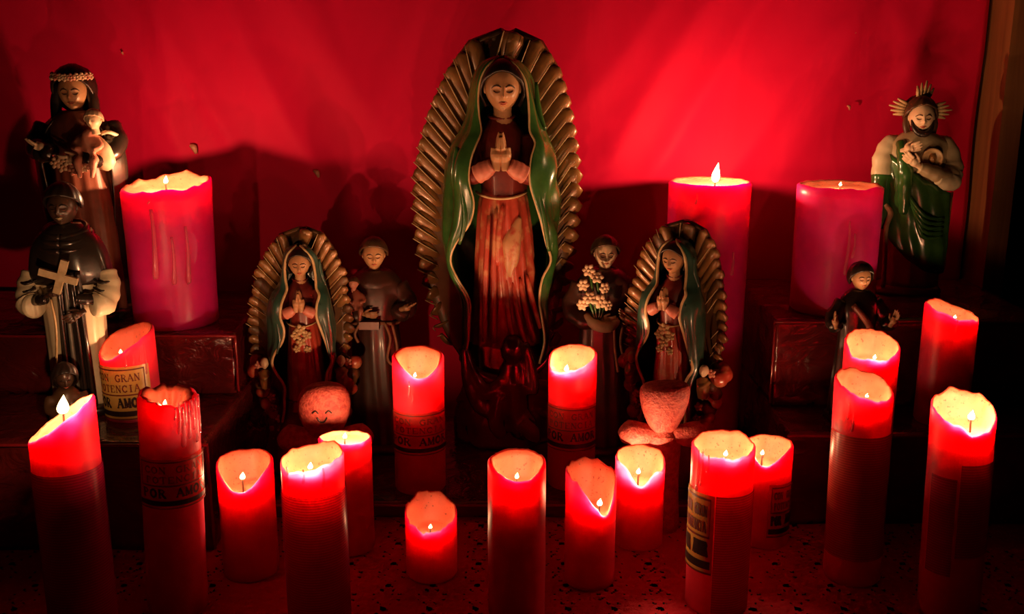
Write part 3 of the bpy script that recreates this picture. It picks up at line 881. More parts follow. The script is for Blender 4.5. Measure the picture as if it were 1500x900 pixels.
def robe(parent, name, rows, mat, n=64, nf=11, amp=0.05, sharp=1.6, sub=5, seed=0.0, drift=0.6, front=None):
    """rows (z, cx, cy, rx, ry[, fold factor]) from bottom to top -> one closed gown"""
    P = [Vector(r[:3]) for r in rows]
    pts, _ = catmull([Vector((r[1], r[2], r[0])) for r in rows], [0] * len(rows), sub)
    rx, _ = catmull([Vector((r[3], r[4], (r[5] if len(r) > 5 else 1.0))) for r in rows], [0] * len(rows), sub)
    rings = []
    for p, q in zip(pts, rx):
        ring = []
        for k in range(n):
            t = 2 * PI * k / n
            m = 1 + folds(t, p.z, nf, amp * max(q.z, 0), sharp, seed, drift, seed)
            dx = 0.0
            if front:
                dx, dm = front(t, p.z)
                m += dm
            ring.append((p.x + q.x * m * math.cos(t) + dx, p.y + q.y * m * math.sin(t), p.z))
        rings.append(ring)
    return put(name, MB().loft(rings), mat, parent)

def sheet_rows(parent, name, rows, mat, n=44, thick=0.003, amp=0.0, seed=0.0, sub=4, trim=None, trim_r=0.0018, trim_rows=None):
    """cloak: rows (z, [(x,y), ...]) from top to bottom, every row an open curve round the figure"""
    k = len(rows[0][1])
    ctrl = [catmull([Vector((x, y, z)) for (z, _), (x, y) in [((r[0], 0), r[1][i]) for r in rows]], [0] * len(rows), sub)[0] for i in range(k)]
    grid = []
    for j in range(len(ctrl[0])):
        line = [c[j] for c in ctrl]
        pts, _ = catmull(line, [0] * k, max(2, n // (k - 1)))
        out = []
        for i, p in enumerate(pts):
            u = i / (len(pts) - 1)
            w = amp * (math.sin(u * 31 + 6 * noise.noise(Vector((u * 3, p.z * 14, seed)))) * 0.6 + 0.8 * noise.noise(Vector((u * 9, p.z * 11, seed + 3))))
            e = min(u, 1 - u) * 6
            w *= min(1, e + 0.15)
            d = Vector((p.x, p.y + 0.01, 0))
            d = d.normalized() if d.length > 1e-6 else Vector((0, -1, 0))
            out.append(p + d * w)
        grid.append(out)
    m = len(grid[0])
    vs = [p for r in grid for p in r]
    fs = [(j * m + i, j * m + i + 1, (j + 1) * m + i + 1, (j + 1) * m + i) for j in range(len(grid) - 1) for i in range(m - 1)]
    me = bpy.data.meshes.new(name)
    me.from_pydata([tuple(v) for v in vs], [], fs)
    me = modmesh(me, [('SOLIDIFY', dict(thickness=thick, offset=0.0))])
    me.name = name
    o = link(name, me, mat, parent)
    if trim:
        for side in (0, -1):
            line = [r[side] for r in grid]
            put('gold_edging', MB().tube([(p.x, p.y, p.z) for p in line], trim_r, 8, smooth=1), trim, o)
    return o

def face_point(u, v, w, d, h, f=1.0):
    """point of a head surface; u = angle round (0 = nose), v = latitude -1..1, features scaled by f"""
    lat = v * PI / 2
    x, y, z = math.cos(lat) * math.sin(u), -math.cos(lat) * math.cos(u), math.sin(lat)
    # jaw narrows below, skull fuller above and behind
    jaw = 1 - 0.30 * max(0, -z) ** 1.5
    X, Y, Z = x * w * jaw, y * d * (1 + 0.05 * max(0, z)), z * h
    fx, fz = X / w, z
    if y < 0.1:
        g = lambda cx, cz, sx, sz: math.exp(-((fx - cx) / sx) ** 2 - ((fz - cz) / sz) ** 2)
        dy = 0.0
        dy -= 0.20 * g(0, -0.08, 0.10, 0.20)           # bridge of the nose
        dy -= 0.22 * g(0, -0.24, 0.13, 0.085)          # tip
        dy -= 0.05 * g(-0.15, -0.27, 0.07, 0.06) + 0.05 * g(0.15, -0.27, 0.07, 0.06)
        dy += 0.13 * (g(-0.36, 0.02, 0.19, 0.11) + g(0.36, 0.02, 0.19, 0.11))      # sockets
        dy -= 0.075 * (g(-0.36, -0.01, 0.13, 0.07) + g(0.36, -0.01, 0.13, 0.07))   # lids
        dy -= 0.045 * (g(-0.36, 0.19, 0.24, 0.06) + g(0.36, 0.19, 0.24, 0.06))     # brows
        dy -= 0.085 * g(0, -0.50, 0.19, 0.045) + 0.085 * g(0, -0.60, 0.16, 0.045)  # lips
        dy += 0.05 * g(0, -0.55, 0.22, 0.02)
        dy += 0.04 * g(0, -0.70, 0.2, 0.05)
        dy -= 0.12 * g(0, -0.86, 0.22, 0.12)           # chin
        dy -= 0.04 * (g(-0.5, -0.28, 0.22, 0.2) + g(0.5, -0.28, 0.22, 0.2))        # cheeks
        Y += dy * d * f
    return Vector((X, Y, Z))

def head(parent, c, hh, mat, turn=0.0, nod=0.0, wide=0.74, deep=0.82, n=36, features=True, name='head', lipmat=None, neck=True, browmat=None):
    """head of height hh centred at c; brows, closed eyelids and lips as raised strokes"""
    h, w, d = hh / 2, hh / 2 * wide, hh / 2 * deep
    R = Matrix.Rotation(turn, 3, 'Z') @ Matrix.Rotation(nod, 3, 'X')
    c = Vector(c)
    rings = []
    nv = n
    for i in range(1, nv):
        v = -1 + 2 * i / nv
        # rows packed over the face
        ring = []
        for k in range(n * 2):
            a = k / (n * 2) * 2 - 1
            u = PI * (0.55 * a + 0.45 * a ** 3)
            ring.append(c + R @ face_point(u, v, w, d, h))
        rings.append(ring)
    mb = MB().loft(rings)
    for s in (-1, 1):                                   # ears
        mb.ell(c + R @ Vector((s * w * 0.97, d * 0.05, -0.05 * h)), (w * 0.10, d * 0.17, h * 0.20), nu=8, nv=6)
    if neck:
        mb.tube([c + R @ Vector((0, d * 0.12, -0.55 * h)), c + Vector((0, d * 0.2, -1.0 * h)), c + Vector((0, d * 0.25, -1.5 * h))], [w * 0.55, w * 0.5, w * 0.62], 14)
    o = put(name, mb, mat, parent)
    if features:
        def stroke(nm, pts, rad, m):
            q = [c + R @ (face_point(u, v, w, d, h) + Vector((0, -rad * 0.35, 0))) for u, v in pts]
            put(nm, MB().tube(q, [rad * 0.5] + [rad] * (len(q) - 2) + [rad * 0.4], 6, smooth=3), m, o)
        for s in (-1, 1):
            stroke('eyebrow', [(s * 0.13, 0.085), (s * 0.32, 0.125), (s * 0.54, 0.105), (s * 0.70, 0.045)], 0.017 * hh, browmat or S['brow'])
            stroke('eyelid', [(s * 0.19, -0.03), (s * 0.32, -0.055), (s * 0.46, -0.05), (s * 0.58, -0.01)], 0.014 * hh, S['brow'])
        stroke('lips', [(-0.32, -0.34), (-0.12, -0.32), (0, -0.335), (0.12, -0.32), (0.32, -0.34)], 0.017 * hh, lipmat or S['lip'])
        stroke('lips', [(-0.22, -0.365), (0, -0.39), (0.22, -0.365)], 0.018 * hh, lipmat or S['lip'])
    return o

def hand(parent, wrist, dirv, palm_n, size, mat, curl=0.3, side=1, voxel=None, spread=0.16):
    """open or curled hand: palm, four unequal fingers bent at the knuckles, thumb from the side"""
    dv, nv = Vector(dirv).normalized(), Vector(palm_n).normalized()
    nv = (nv - dv * nv.dot(dv)).normalized()
    sv = dv.cross(nv) * side
    w = Vector(wrist)
    mb = MB()
    L = size
    mb.tube([w - dv * 0.12 * L, w + dv * 0.10 * L, w + dv * 0.30 * L, w + dv * 0.50 * L], [0.13 * L, 0.14 * L, 0.19 * L, 0.19 * L], 12, flat=0.62)
    mb.ell(w + dv * 0.30 * L, 0.19 * L, nu=10, nv=7)
    for i, (ln, off) in enumerate(((0.40, -0.165), (0.47, -0.055), (0.44, 0.055), (0.34, 0.16))):
        b = w + dv * 0.46 * L + sv * off * L
        d1 = (dv + sv * off * spread * 3 + nv * curl * 0.5).normalized()
        d2 = (dv + sv * off * spread * 3 + nv * curl * 1.4).normalized()
        p1 = b + d1 * ln * 0.5 * L
        mb.tube([b, p1, p1 + d2 * ln * 0.52 * L], [0.062 * L, 0.055 * L, 0.04 * L], 8, smooth=3)
    b = w + dv * 0.16 * L - sv * 0.13 * L
    mb.tube([b, b + (dv * 0.6 - sv * 0.55 + nv * 0.3) * 0.22 * L, b + (dv * 1.3 - sv * 0.6 + nv * 0.6) * 0.28 * L], [0.075 * L, 0.062 * L, 0.045 * L], 8, smooth=3)
    return sculpt('hand', mb, mat, parent, voxel or size * 0.028, 2)

def sleeve(parent, pts, radii, mat, name='sleeve', wrinkle=0.06, n=18, flat=0.85):
    P, R = catmull([Vector(p) for p in pts], radii, 6)
    R = [r * (1 + wrinkle * math.sin(i * 1.7)) for i, r in enumerate(R)]
    return put(name, MB().tube(P, R, n, smooth=1, flat=flat), mat, parent)

def hair_cap(parent, c, hh, mat, wide=0.80, deep=0.9, back=0.0, low=-0.25, name='hair', fringe=0.35, wave=0.05, turn=0.0):
    """skull cap of hair leaving the face open"""
    h, w, d = hh / 2, hh / 2 * wide, hh / 2 * deep
    rings = []
    n, R = 40, Matrix.Rotation(turn, 3, 'Z')
    for i in range(10):
        t = i / 9
        ring = []
        for k in range(n):
            a = 2 * PI * k / n
            f = max(0, -math.sin(a))                     # 1 at the forehead
            lo = low + (fringe - low) * f ** 0.6
            zz = 1.04 - (1.04 - lo) * t
            rr = math.sqrt(max(0.0, 1 - min(0.999, abs(zz) / 1.05) ** 2)) * (1 + wave * math.sin(a * 11 + t * 3))
            ring.append(Vector(c) + R @ Vector((w * rr * math.cos(a), d * rr * math.sin(a) + back, h * zz)))
        rings.append(ring)
    me = MB().loft(rings, cap1=False, cap0=True).mesh(name)
    fix_normals(me)
    me = modmesh(me, [('SOLIDIFY', dict(thickness=hh * 0.05, offset=1.0))])
    return link(name, me, mat, parent)

def base_block(parent, rx, ry, h, mat, n=28, name='base'):
    rings = []
    for (z, s) in ((0, 1.0), (h * 0.55, 1.0), (h * 0.8, 0.95), (h, 0.86)):
        rings.append([(rx * s * math.copysign(abs(math.cos(t)) ** 0.7, math.cos(t)), ry * s * math.copysign(abs(math.sin(t)) ** 0.7, math.sin(t)), z) for t in [2 * PI * k / n for k in range(n)]])
    return put(name, MB().loft(rings), mat, parent)

def blossom(parent, c, r, mat, petals=5, name='flower', face=(0, -1, 0.2)):
    f = Vector(face).normalized()
    a = f.cross(Vector((0, 0, 1))).normalized()
    b = f.cross(a)
    mb = MB()
    c = Vector(c)
    for k in range(petals):
        t = 2 * PI * k / petals
        d = a * math.cos(t) + b * math.sin(t)
        mb.tube([c, c + d * r * 0.6 + f * r * 0.25, c + d * r * 1.0 + f * r * 0.15], [r * 0.18, r * 0.42, r * 0.12], 7, smooth=2, flat=0.6)
    mb.ell(c + f * r * 0.25, r * 0.3, nu=8, nv=6)
    return put(name, mb, mat, parent)

# ------------------------------------------------------------------ ray-backed praying statues
def ray_statue(label, px0, Y, zbase, rotz, k=1.0, src=None, kind='large', group=None, cx_px=735):
    """the large figure is laid out in metres from its photo rows; k scales it for the small ones"""
    x0, _ = at(px0, 600, Y)
    root = thing('praying_statue', label, 'statue', (x0, Y, zbase), rotz, group)
    large = kind == 'large'
    Y0 = 1.33
    ox, _ = at(cx_px, 300, Y0)
    def L(px, py):                                     # picture row/column of the large statue -> metres on the figure
        x, z = at(px, py, Y0)
        return (x - ox) * k, (z - 0.02) * k
    def Z(py):
        return L(735, py)[1]
    def X(px, py):
        return L(px, py)[0]
    m_mantle = S['green'] if large else S['teal']

    # ---- pointed-oval glory: dark dish with single rays standing proud of it
    out = [(44, 738, 752), (60, 690, 792), (100, 660, 818), (150, 636, 833), (200, 620, 841), (250, 611, 845), (300, 609, 845), (350, 612, 839), (400, 619, 829), (450, 635, 818), (500, 655, 808), (540, 682, 790)]
    yb = 0.040 * k
    def half(py, side):
        for a, b in zip(out[:-1], out[1:]):
            if a[0] <= py <= b[0]:
                t = (py - a[0]) / (b[0] - a[0])
                return a[side] * (1 - t) + b[side] * t
        return out[-1][side]
    rings_f, rings_b = [], []
    rows = [44 + (540 - 44) * (i / 30) ** 1.0 for i in range(31)]
    vs, fs = [], []
    nx = 14
    for py in rows:
        xl, xr = X(half(py, 1) - 3, py), X(half(py, 2) + 3, py)
        for i in range(nx + 1):
            u = i / nx
            x = xl + (xr - xl) * u
            e = (2 * u - 1)
            vs.append((x, yb - (0.012 if large else 0.020) * k * e * e + 0.004 * k, Z(py)))
    for j in range(len(rows) - 1):
        for i in range(nx):
            a = j * (nx + 1) + i
            fs.append((a, a + 1, a + nx + 2, a + nx + 1))
    me = bpy.data.meshes.new('glory')
    me.from_pydata(vs, [], fs)
    me = modmesh(me, [('SOLIDIFY', dict(thickness=0.008 * k, offset=0.0))])
    glory = link('glory', me, S['gold_dark'], root)
    # inner end row, outer end row for each ray (rays climb outwards, steeper near the top)
    def ray(side, po, pi_, xi, wide, lift, tipx=7):
        xo_px = half(max(46, min(538, po)), 1 if side < 0 else 2) + side * tipx
        p_out = Vector((X(xo_px, po), yb - (0.0165 if large else 0.026) * k, Z(po)))
        p_in = Vector((X(xi, pi_), yb - 0.006 * k, Z(pi_)))
        d = p_out - p_in
        nrm = Vector((-d.z, 0, d.x)).normalized()
        rings = []
        for t, w, y in ((0.0, 0.55, 0.0), (0.35, 0.8, 0.35), (0.7, 1.0, 0.6), (0.92, 0.9, 0.6), (1.0, 0.22, 0.3)):
            c = p_in + d * t + Vector((0, 0.004 * k, 0))
            a = nrm * wide * 0.5 * w
            f = Vector((0, -lift * (0.5 + 0.5 * w) * 1.0, 0))
            rings.append([c - a, c - a * 0.8 + f * 0.45, c - a * 0.35 + f * 0.9, c + a * 0.35 + f * 0.9, c + a * 0.8 + f * 0.45, c + a, c + a + Vector((0, 0.004 * k, 0)), c - a + Vector((0, 0.004 * k, 0))])
        put('ray', MB().loft(rings), S['gold'] if large or random.random() < 0.75 else S['gold_dark'], glory)
        e0 = p_in + nrm * wide * 0.48 + Vector((0, -lift * 0.55, 0))
        e1 = p_out - d * 0.06 + nrm * wide * 0.46 + Vector((0, -lift * 0.7, 0))
        if large or random.random() < 0.6:
            put('ray_edge', MB().tube([e0, (e0 + e1) / 2 + Vector((0, -0.001 * k, 0)), e1], [0.0007 * k, 0.0009 * k, 0.0007 * k], 6, smooth=2), S['gold_line'], glory)
    nr = 21 if large else 19
    for side in (-1, 1):
        for i in range(nr):
            t = i / (nr - 1)
            po = 58 + (505 - 58) * t ** 1.05
            rise = 78 * (1 - t) ** 1.4 + 6
            xi = 735 + side * (24 + 66 * min(1, t * 2.2) - 6 * max(0, t - 0.6))
            jig = 1.0 if large else random.uniform(0.75, 1.25)
            wide = (0.0235 if large else 0.0245) * k * jig
            ray(side, po, po + rise, xi, wide, (0.0048 if large else 0.0065) * k * jig, 4 if large else random.uniform(4, 13))
    ray(1, 46, 96, 742, 0.030 * k, 0.010 * k, -2)
    # ---- gown
    r = lambda py, xl, xr, ry, f=1.0, cy=0.0: (Z(py), (X(xl, py) + X(xr, py)) / 2, cy * k, (X(xr, py) - X(xl, py)) / 2, ry * k, f)
    robe(root, 'gown_skirt', [r(500, 691, 793, 0.036, 1.2), r(470, 693, 791, 0.036, 1.2), r(430, 695, 788, 0.037), r(380, 698, 783, 0.038), r(330, 701, 779, 0.036), r(300, 703, 775, 0.033, .8), r(286, 705, 773, 0.031, .5), r(280, 709, 769, 0.027, .3)],
         S['robe'], 96 if large else 60, 15, 0.085, 1.8, 6, 0.4, 1.2)
    if large:
        patch = MB()
        path = [L(762, 312), L(756, 330), L(750, 350), (L(750, 370)), L(748, 392), L(752, 408)]
        patch.tube([(q[0], -0.0315 * k - 0.004 * k * math.sin(PI * i / 5), q[1]) for i, q in enumerate(path)], [0.002 * k, 0.008 * k, 0.0125 * k, 0.0105 * k, 0.006 * k, 0.002 * k], 14, flat=0.55)
        put('knee_fold', patch, S['robe_wear'], root)
        for (a, b, c, d) in ((762, 400, 783, 490), (752, 405, 770, 495), (772, 395, 792, 470), (742, 400, 752, 488), (718, 310, 712, 490), (728, 300, 726, 492), (738, 295, 730, 380)):
            p, q = L(a, b), L(c, d)
            put('skirt_fold', MB().tube([(p[0], -0.034 * k, p[1]), ((p[0] + q[0]) / 2 - 0.002, -0.037 * k, (p[1] + q[1]) / 2), (q[0], -0.036 * k, q[1])], [0.0022 * k, 0.0042 * k, 0.0036 * k], 8), S['robe'], root)
    else:
        # raised gilt flowers on the gown
        for (a, b, s) in ((735, 292, 1.2), (722, 306, 1.0), (750, 306, 1.0), (735, 322, 1.1), (724, 340, 0.8), (750, 342, 0.8)):
            p = L(a, b)
            blossom(root, (p[0], -0.036 * k, p[1]), 0.011 * k * s, S['gold_line'], 5, 'gilt_flower')
    robe(root, 'gown_top', [r(288, 706, 772, 0.029, .6), r(270, 705, 773, 0.030, .6), r(245, 702, 775, 0.031, .6), r(215, 700, 772, 0.029, .5), r(195, 704, 768, 0.025, .3), r(180, 714, 757, 0.019, 0), r(166, 722, 748, 0.013, 0)],
         S['dress'], 48, 9, 0.05, 1.5, 4, 1.4)
    px = L(735, 283)
    put('belt', MB().tube([(X(735 + 37 * math.sin(a), 283), -0.034 * k * math.cos(a), Z(283 + 3 * math.cos(a * 2))) for a in [-1.4 + 0.28 * i for i in range(11)]], 0.0018 * k, 8, smooth=2), S['gold_line'], root)
    # ---- cloak with hood
    rows = []
    data = [(83, 731, 728, 744, 741, -.010, .000, .014), (90, 722, 714, 758, 750, -.020, .000, .024), (101, 712, 704, 769, 760, -.022, .002, .029), (118, 705, 697, 778, 770, -.022, .004, .031), (142, 702, 692, 783, 774, -.021, .004, .031), (168, 703, 687, 790, 776, -.023, .003, .031),
            (190, 706, 678, 798, 777, -.028, .000, .032), (206, 700, 668, 804, 784, -.036, -.004, .033), (228, 692, 660, 812, 778, -.043, -.010, .034), (258, 689, 656, 815, 776, -.045, -.012, .034), (290, 696, 655, 816, 784, -.042, -.010, .034),
            (320, 690, 655, 815, 793, -.040, -.010, .034), (350, 670, 654, 813, 800, -.036, -.010, .034), (375, 663, 655, 812, 806, -.034, -.010, .033), (400, 673, 663, 807, 794, -.036, -.012, .032), (430, 690, 680, 803, 790, -.038, -.014, .031),
            (460, 690, 682, 802, 794, -.040, -.014, .030), (490, 688, 681, 800, 797, -.040, -.014, .028), (520, 681, 675, 795, 790, -.040, -.016, .024)]
    for (py, fl, ol, orr, fr, yf, ym, ybk) in data:
        a, b, c, d = X(fl, py), X(ol, py), X(orr, py), X(fr, py)
        yf, ym, ybk = yf * k, ym * k, ybk * k
        mid = (b + c) / 2
        rows.append((Z(py), [(a, yf), (a * 0.35 + b * 0.65, yf * 0.75 + ym * 0.25), (b, ym), (b * 0.7 + mid * 0.3, ybk * 0.85), (mid, ybk), (c * 0.7 + mid * 0.3, ybk * 0.85), (c, ym), (d * 0.35 + c * 0.65, yf * 0.75 + ym * 0.25), (d, yf)]))
    sheet_rows(root, 'cloak', rows, m_mantle, 48, 0.0035 * k, 0.0035 * k, 2.0, 4, S['gold_line'], (0.0017 if large else 0.0030) * k)
    # hanging folds on the cloak fronts
    for (pts, rad, yy) in ((((672, 212), (668, 250), (672, 300), (664, 345)), .005, -.030), (((682, 225), (680, 270), (684, 315), (676, 350)), .004, -.040), (((795, 215), (800, 260), (806, 310), (808, 360)), .005, -.030), (((786, 225), (788, 265), (797, 315), (803, 360)), .004, -.040), (((786, 120), (790, 160), (800, 190)), .004, -.008)):
        q = [(X(a, b), yy * k, Z(b)) for a, b in pts]
        put('cloak_fold', MB().tube(q, [rad * 0.5 * k] + [rad * k] * (len(q) - 2) + [rad * 0.4 * k], 8), m_mantle, root)
    # ---- head, hair, hands
    hc = (X(737, 127), -0.012 * k, Z(128))
    head(root, hc, 0.062 * k, S['skin'], turn=0.05, nod=0.12, wide=0.73, n=44 if large else 26)
    hair_cap(root, (hc[0], hc[1] + 0.001 * k, hc[2]), 0.064 * k, S['hair'], 0.84, 0.86, low=-0.7, fringe=0.62, wave=0.02)
    # collar
    put('collar', MB().tube([(X(735, 170) + 0.016 * k * math.sin(a), -0.001 * k - 0.016 * k * math.cos(a), Z(170 + 3 * math.cos(a))) for a in [-2.0 + 0.4 * i for i in range(11)]], 0.002 * k, 8, smooth=2), S['dress'], root)
    for s in (-1, 1):
        ex, wx = 735 + s * 42, 735 + s * 10
        sleeve(root, [(X(735 + s * 40, 195), -0.004 * k, Z(200)), (X(ex, 245), -0.026 * k, Z(250)), (X(735 + s * 26, 243), -0.040 * k, Z(246)), (X(735 + s * 14, 238), -0.046 * k, Z(236))], [0.012 * k, 0.013 * k, 0.0125 * k, 0.010 * k], S['dress'])
        sleeve(root, [(X(735 + s * 34, 244), -0.043 * k, Z(250)), (X(735 + s * 22, 241), -0.047 * k, Z(243)), (X(735 + s * 12, 238), -0.050 * k, Z(236))], [0.0125 * k, 0.0120 * k, 0.0085 * k], S['cuff'], 'cuff', 0.03)
        hand(root, (X(735 + s * 7, 238), -0.051 * k, Z(238)), (-s * 0.10, 0.05, 1), (-s, 0.15, 0), 0.046 * k, S['skin'], 0.03, s, voxel=0.0011 * k if large else 0.0016 * k, spread=0.02)
    return root, L, X, Z

# large statue in the middle
big, L, X, Z = ray_statue('largest ray-backed statue of a praying woman in green cloak and red gown', 735, 1.33, Z_STEP, 0.0, 1.0, kind='large')
# crescent, winged angel and draped pedestal in dark red glaze below the gown
cres = []
for i in range(15):
    a = -1.25 + 2.5 * i / 14
    cres.append((X(741, 500) + 0.066 * math.sin(a), -0.018 - 0.020 * math.cos(a), Z(560) + 0.075 - 0.060 * math.cos(a)))
put('crescent', MB().tube(cres, [0.001 + 0.0075 * math.sin(PI * i / 14) for i in range(15)], 10, smooth=2), S['oxblood'], big)
ang = MB()
def W(px, py, y):
    q = L(px, py)
    return (q[0], y, q[1])
ang.ell(W(752, 500, -0.040), (0.017, 0.017, 0.021))
ang.tube([W(752, 515, -0.036), W(752, 545, -0.036), W(755, 590, -0.036), W(764, 610, -0.034), W(760, 622, -0.03)], [0.012, 0.022, 0.020, 0.022, 0.016], 14)
ang.tube([W(745, 540, -0.04), W(715, 560, -0.045), W(692, 530, -0.040), W(684, 500, -0.035)], [0.012, 0.012, 0.009, 0.006], 10)
ang.tube([W(760, 540, -0.04), W(778, 555, -0.045), W(775, 520, -0.040), W(768, 490, -0.038)], [0.012, 0.012, 0.009, 0.006], 10)
ang.tube([W(684, 500, -0.036), W(690, 545, -0.042), W(706, 580, -0.044), W(728, 592, -0.046)], [0.006, 0.010, 0.011, 0.006], 10)
ang.tube([W(762, 600, -0.05), W(778, 615, -0.05), W(785, 628, -0.045)], [0.012, 0.013, 0.008], 10)
ang.tube([W(735, 560, -0.045), W(728, 600, -0.05), W(738, 620, -0.05)], [0.012, 0.012, 0.008], 10)
for s in (-1, 1):
    for i in range(4):
        ang.tube([W(748 + s * 14, 560 + i * 8, -0.018), W(748 + s * 50, 560 + i * 14, -0.012), W(748 + s * (78 - i * 9), 585 + i * 10, -0.012)], [0.008, 0.009, 0.003], 8)
sculpt('angel_figure', ang, S['oxblood'], big, 0.0022, 5)
ped = []
for (z, rx, ry) in ((0.0, 0.066, 0.052), (0.03, 0.068, 0.053), (0.06, 0.060, 0.046), (0.10, 0.050, 0.036), (0.14, 0.048, 0.030), (0.165, 0.045, 0.030)):
    ped.append((z, X(741, 560), 0.012, rx, ry))
robe(big, 'pedestal', ped, S['oxblood'], 56, 7, 0.10, 1.4, 4, 2.2)

small_group = 'small ray-backed statues'
for (label, px0, ytop, Y, rot, kk) in (
        ('smaller ray-backed praying statue behind the smiling heart, facing forward', 449, 345, 1.235, 0.10, 0.565),
        ('smaller ray-backed praying statue turned sideways before the tall pillar candle', 981, 342, 1.205, -0.62, 0.59)):
    st, L2, X2, Z2 = ray_statue(label, px0, Y, Z_STEP, rot, kk, kind='small', group=small_group)
    # rocky lower rim with roses, little cherubs at each side, stepped foot
    gl = [c for c in st.children if c.name.startswith('glory')][0]
    for s in (-1, 1):
        for i in range(7):
            p = L2(735 + s * (118 - i * 8 - (4 if i % 2 else 0)), 395 + i * 27)
            mb = MB()
            for q in range(4):
                mb.ell((p[0] + random.uniform(-1, 1) * 0.010 * kk, 0.010 * kk + random.uniform(-1, 1) * 0.008 * kk, p[1] + random.uniform(-1, 1) * 0.016 * kk), random.uniform(0.010, 0.018) * kk, nu=10, nv=7)
            sculpt('rim_rock', mb, S['gold_dark'] if i % 2 else S['robe'], st, 0.0016, 2)
            blossom(st, (p[0] - s * 0.010 * kk, -0.012 * kk, p[1] + 0.010 * kk), 0.010 * kk, (S['rose'], S['gold'], S['flower'])[i % 3], 5)
        p = L2(735 + s * 92, 385)
        ch = MB()
        ch.tube([(p[0], -0.020 * kk, p[1] - 0.052 * kk), (p[0], -0.022 * kk, p[1] - 0.03 * kk), (p[0], -0.018 * kk, p[1] - 0.008 * kk)], [0.010 * kk, 0.014 * kk, 0.008 * kk], 10)
        ch.tube([(p[0] - 0.012 * kk, -0.018 * kk, p[1] - 0.015 * kk), (p[0], -0.036 * kk, p[1] - 0.026 * kk), (p[0] + 0.012 * kk, -0.018 * kk, p[1] - 0.015 * kk)], 0.005 * kk, 8)
        cb = sculpt('cherub', ch, S['gold'], st, 0.0012, 2)
        head(cb, (p[0], -0.020 * kk, p[1] + 0.006 * kk), 0.026 * kk, S['skin_pale'], n=18, features=False, neck=False, name='cherub_head')
    foot = [(0.0, 0, 0.012 * kk, 0.098 * kk, 0.060 * kk), (0.02 * kk, 0, 0.012 * kk, 0.100 * kk, 0.062 * kk), (0.05 * kk, 0, 0.012 * kk, 0.092 * kk, 0.054 * kk), (0.09 * kk, 0, 0.010 * kk, 0.080 * kk, 0.045 * kk), (0.14 * kk, 0, 0.008 * kk, 0.060 * kk, 0.036 * kk), (0.168 * kk, 0, 0.0, 0.050 * kk, 0.034 * kk)]
    robe(st, 'base', foot, S['gold_dark'], 48, 9, 0.10, 1.3, 4, 0.7)

# ------------------------------------------------------------------ carved saints and friars, drawn in units of their own height
def scaled(k, p):
    return tuple(k * c for c in p)

def gown_rows(k, rows):
    return [tuple(k * c for c in r[:5]) + ((r[5],) if len(r) > 5 else ()) for r in rows]

def rope_belt(root, k, z, rx, ry, mat, tails=()):
    pts = [(k * rx * math.cos(a), k * ry * math.sin(a), k * (z + 0.006 * math.sin(3 * a))) for a in [2 * PI * i / 20 for i in range(21)]]
    put('rope_belt', MB().tube(pts, 0.009 * k, 7, smooth=2), mat, root)
    for t in tails:
        put('hanging_cord', MB().tube([scaled(k, p) for p in t], 0.0065 * k, 7, smooth=5), mat, root)

def child_figure(root, c, s, skin, cloth, lean=0.0, hair=None):
    """small seated child: one continuous body with bent arms and legs, head turned out"""
    c = Vector(c)
    q = lambda x, y, z: c + Vector((x, y, z)) * s
    mb = MB()
    mb.tube([q(0, 0, 0), q(0.02, 0, 0.22), q(0.0, 0, 0.45), q(lean, -0.02, 0.60)], [0.19 * s, 0.20 * s, 0.16 * s, 0.08 * s], 12)
    for sgn in (-1, 1):
        mb.tube([q(sgn * 0.14, 0, 0.48), q(sgn * 0.27, -0.10, 0.30), q(sgn * 0.14, -0.24, 0.26)], [0.075 * s, 0.065 * s, 0.05 * s], 10)
        mb.tube([q(sgn * 0.10, -0.02, 0.02), q(sgn * 0.16, -0.26, 0.05), q(sgn * 0.12, -0.28, -0.22), q(sgn * 0.13, -0.36, -0.26)], [0.10 * s, 0.09 * s, 0.055 * s, 0.05 * s], 10)
    o = sculpt('child_figure', mb, cloth, root, 0.045 * s, 2)
    head(o, q(lean * 1.3, -0.04, 0.80), 0.36 * s, skin, n=22, features=False, neck=True, name='child_head', wide=0.84, turn=-0.2)
    if hair:
        hair_cap(o, q(lean * 1.3, -0.035, 0.81), 0.37 * s, hair, 0.88, 0.88, low=-0.2, fringe=0.45, name='child_hair')
    return o

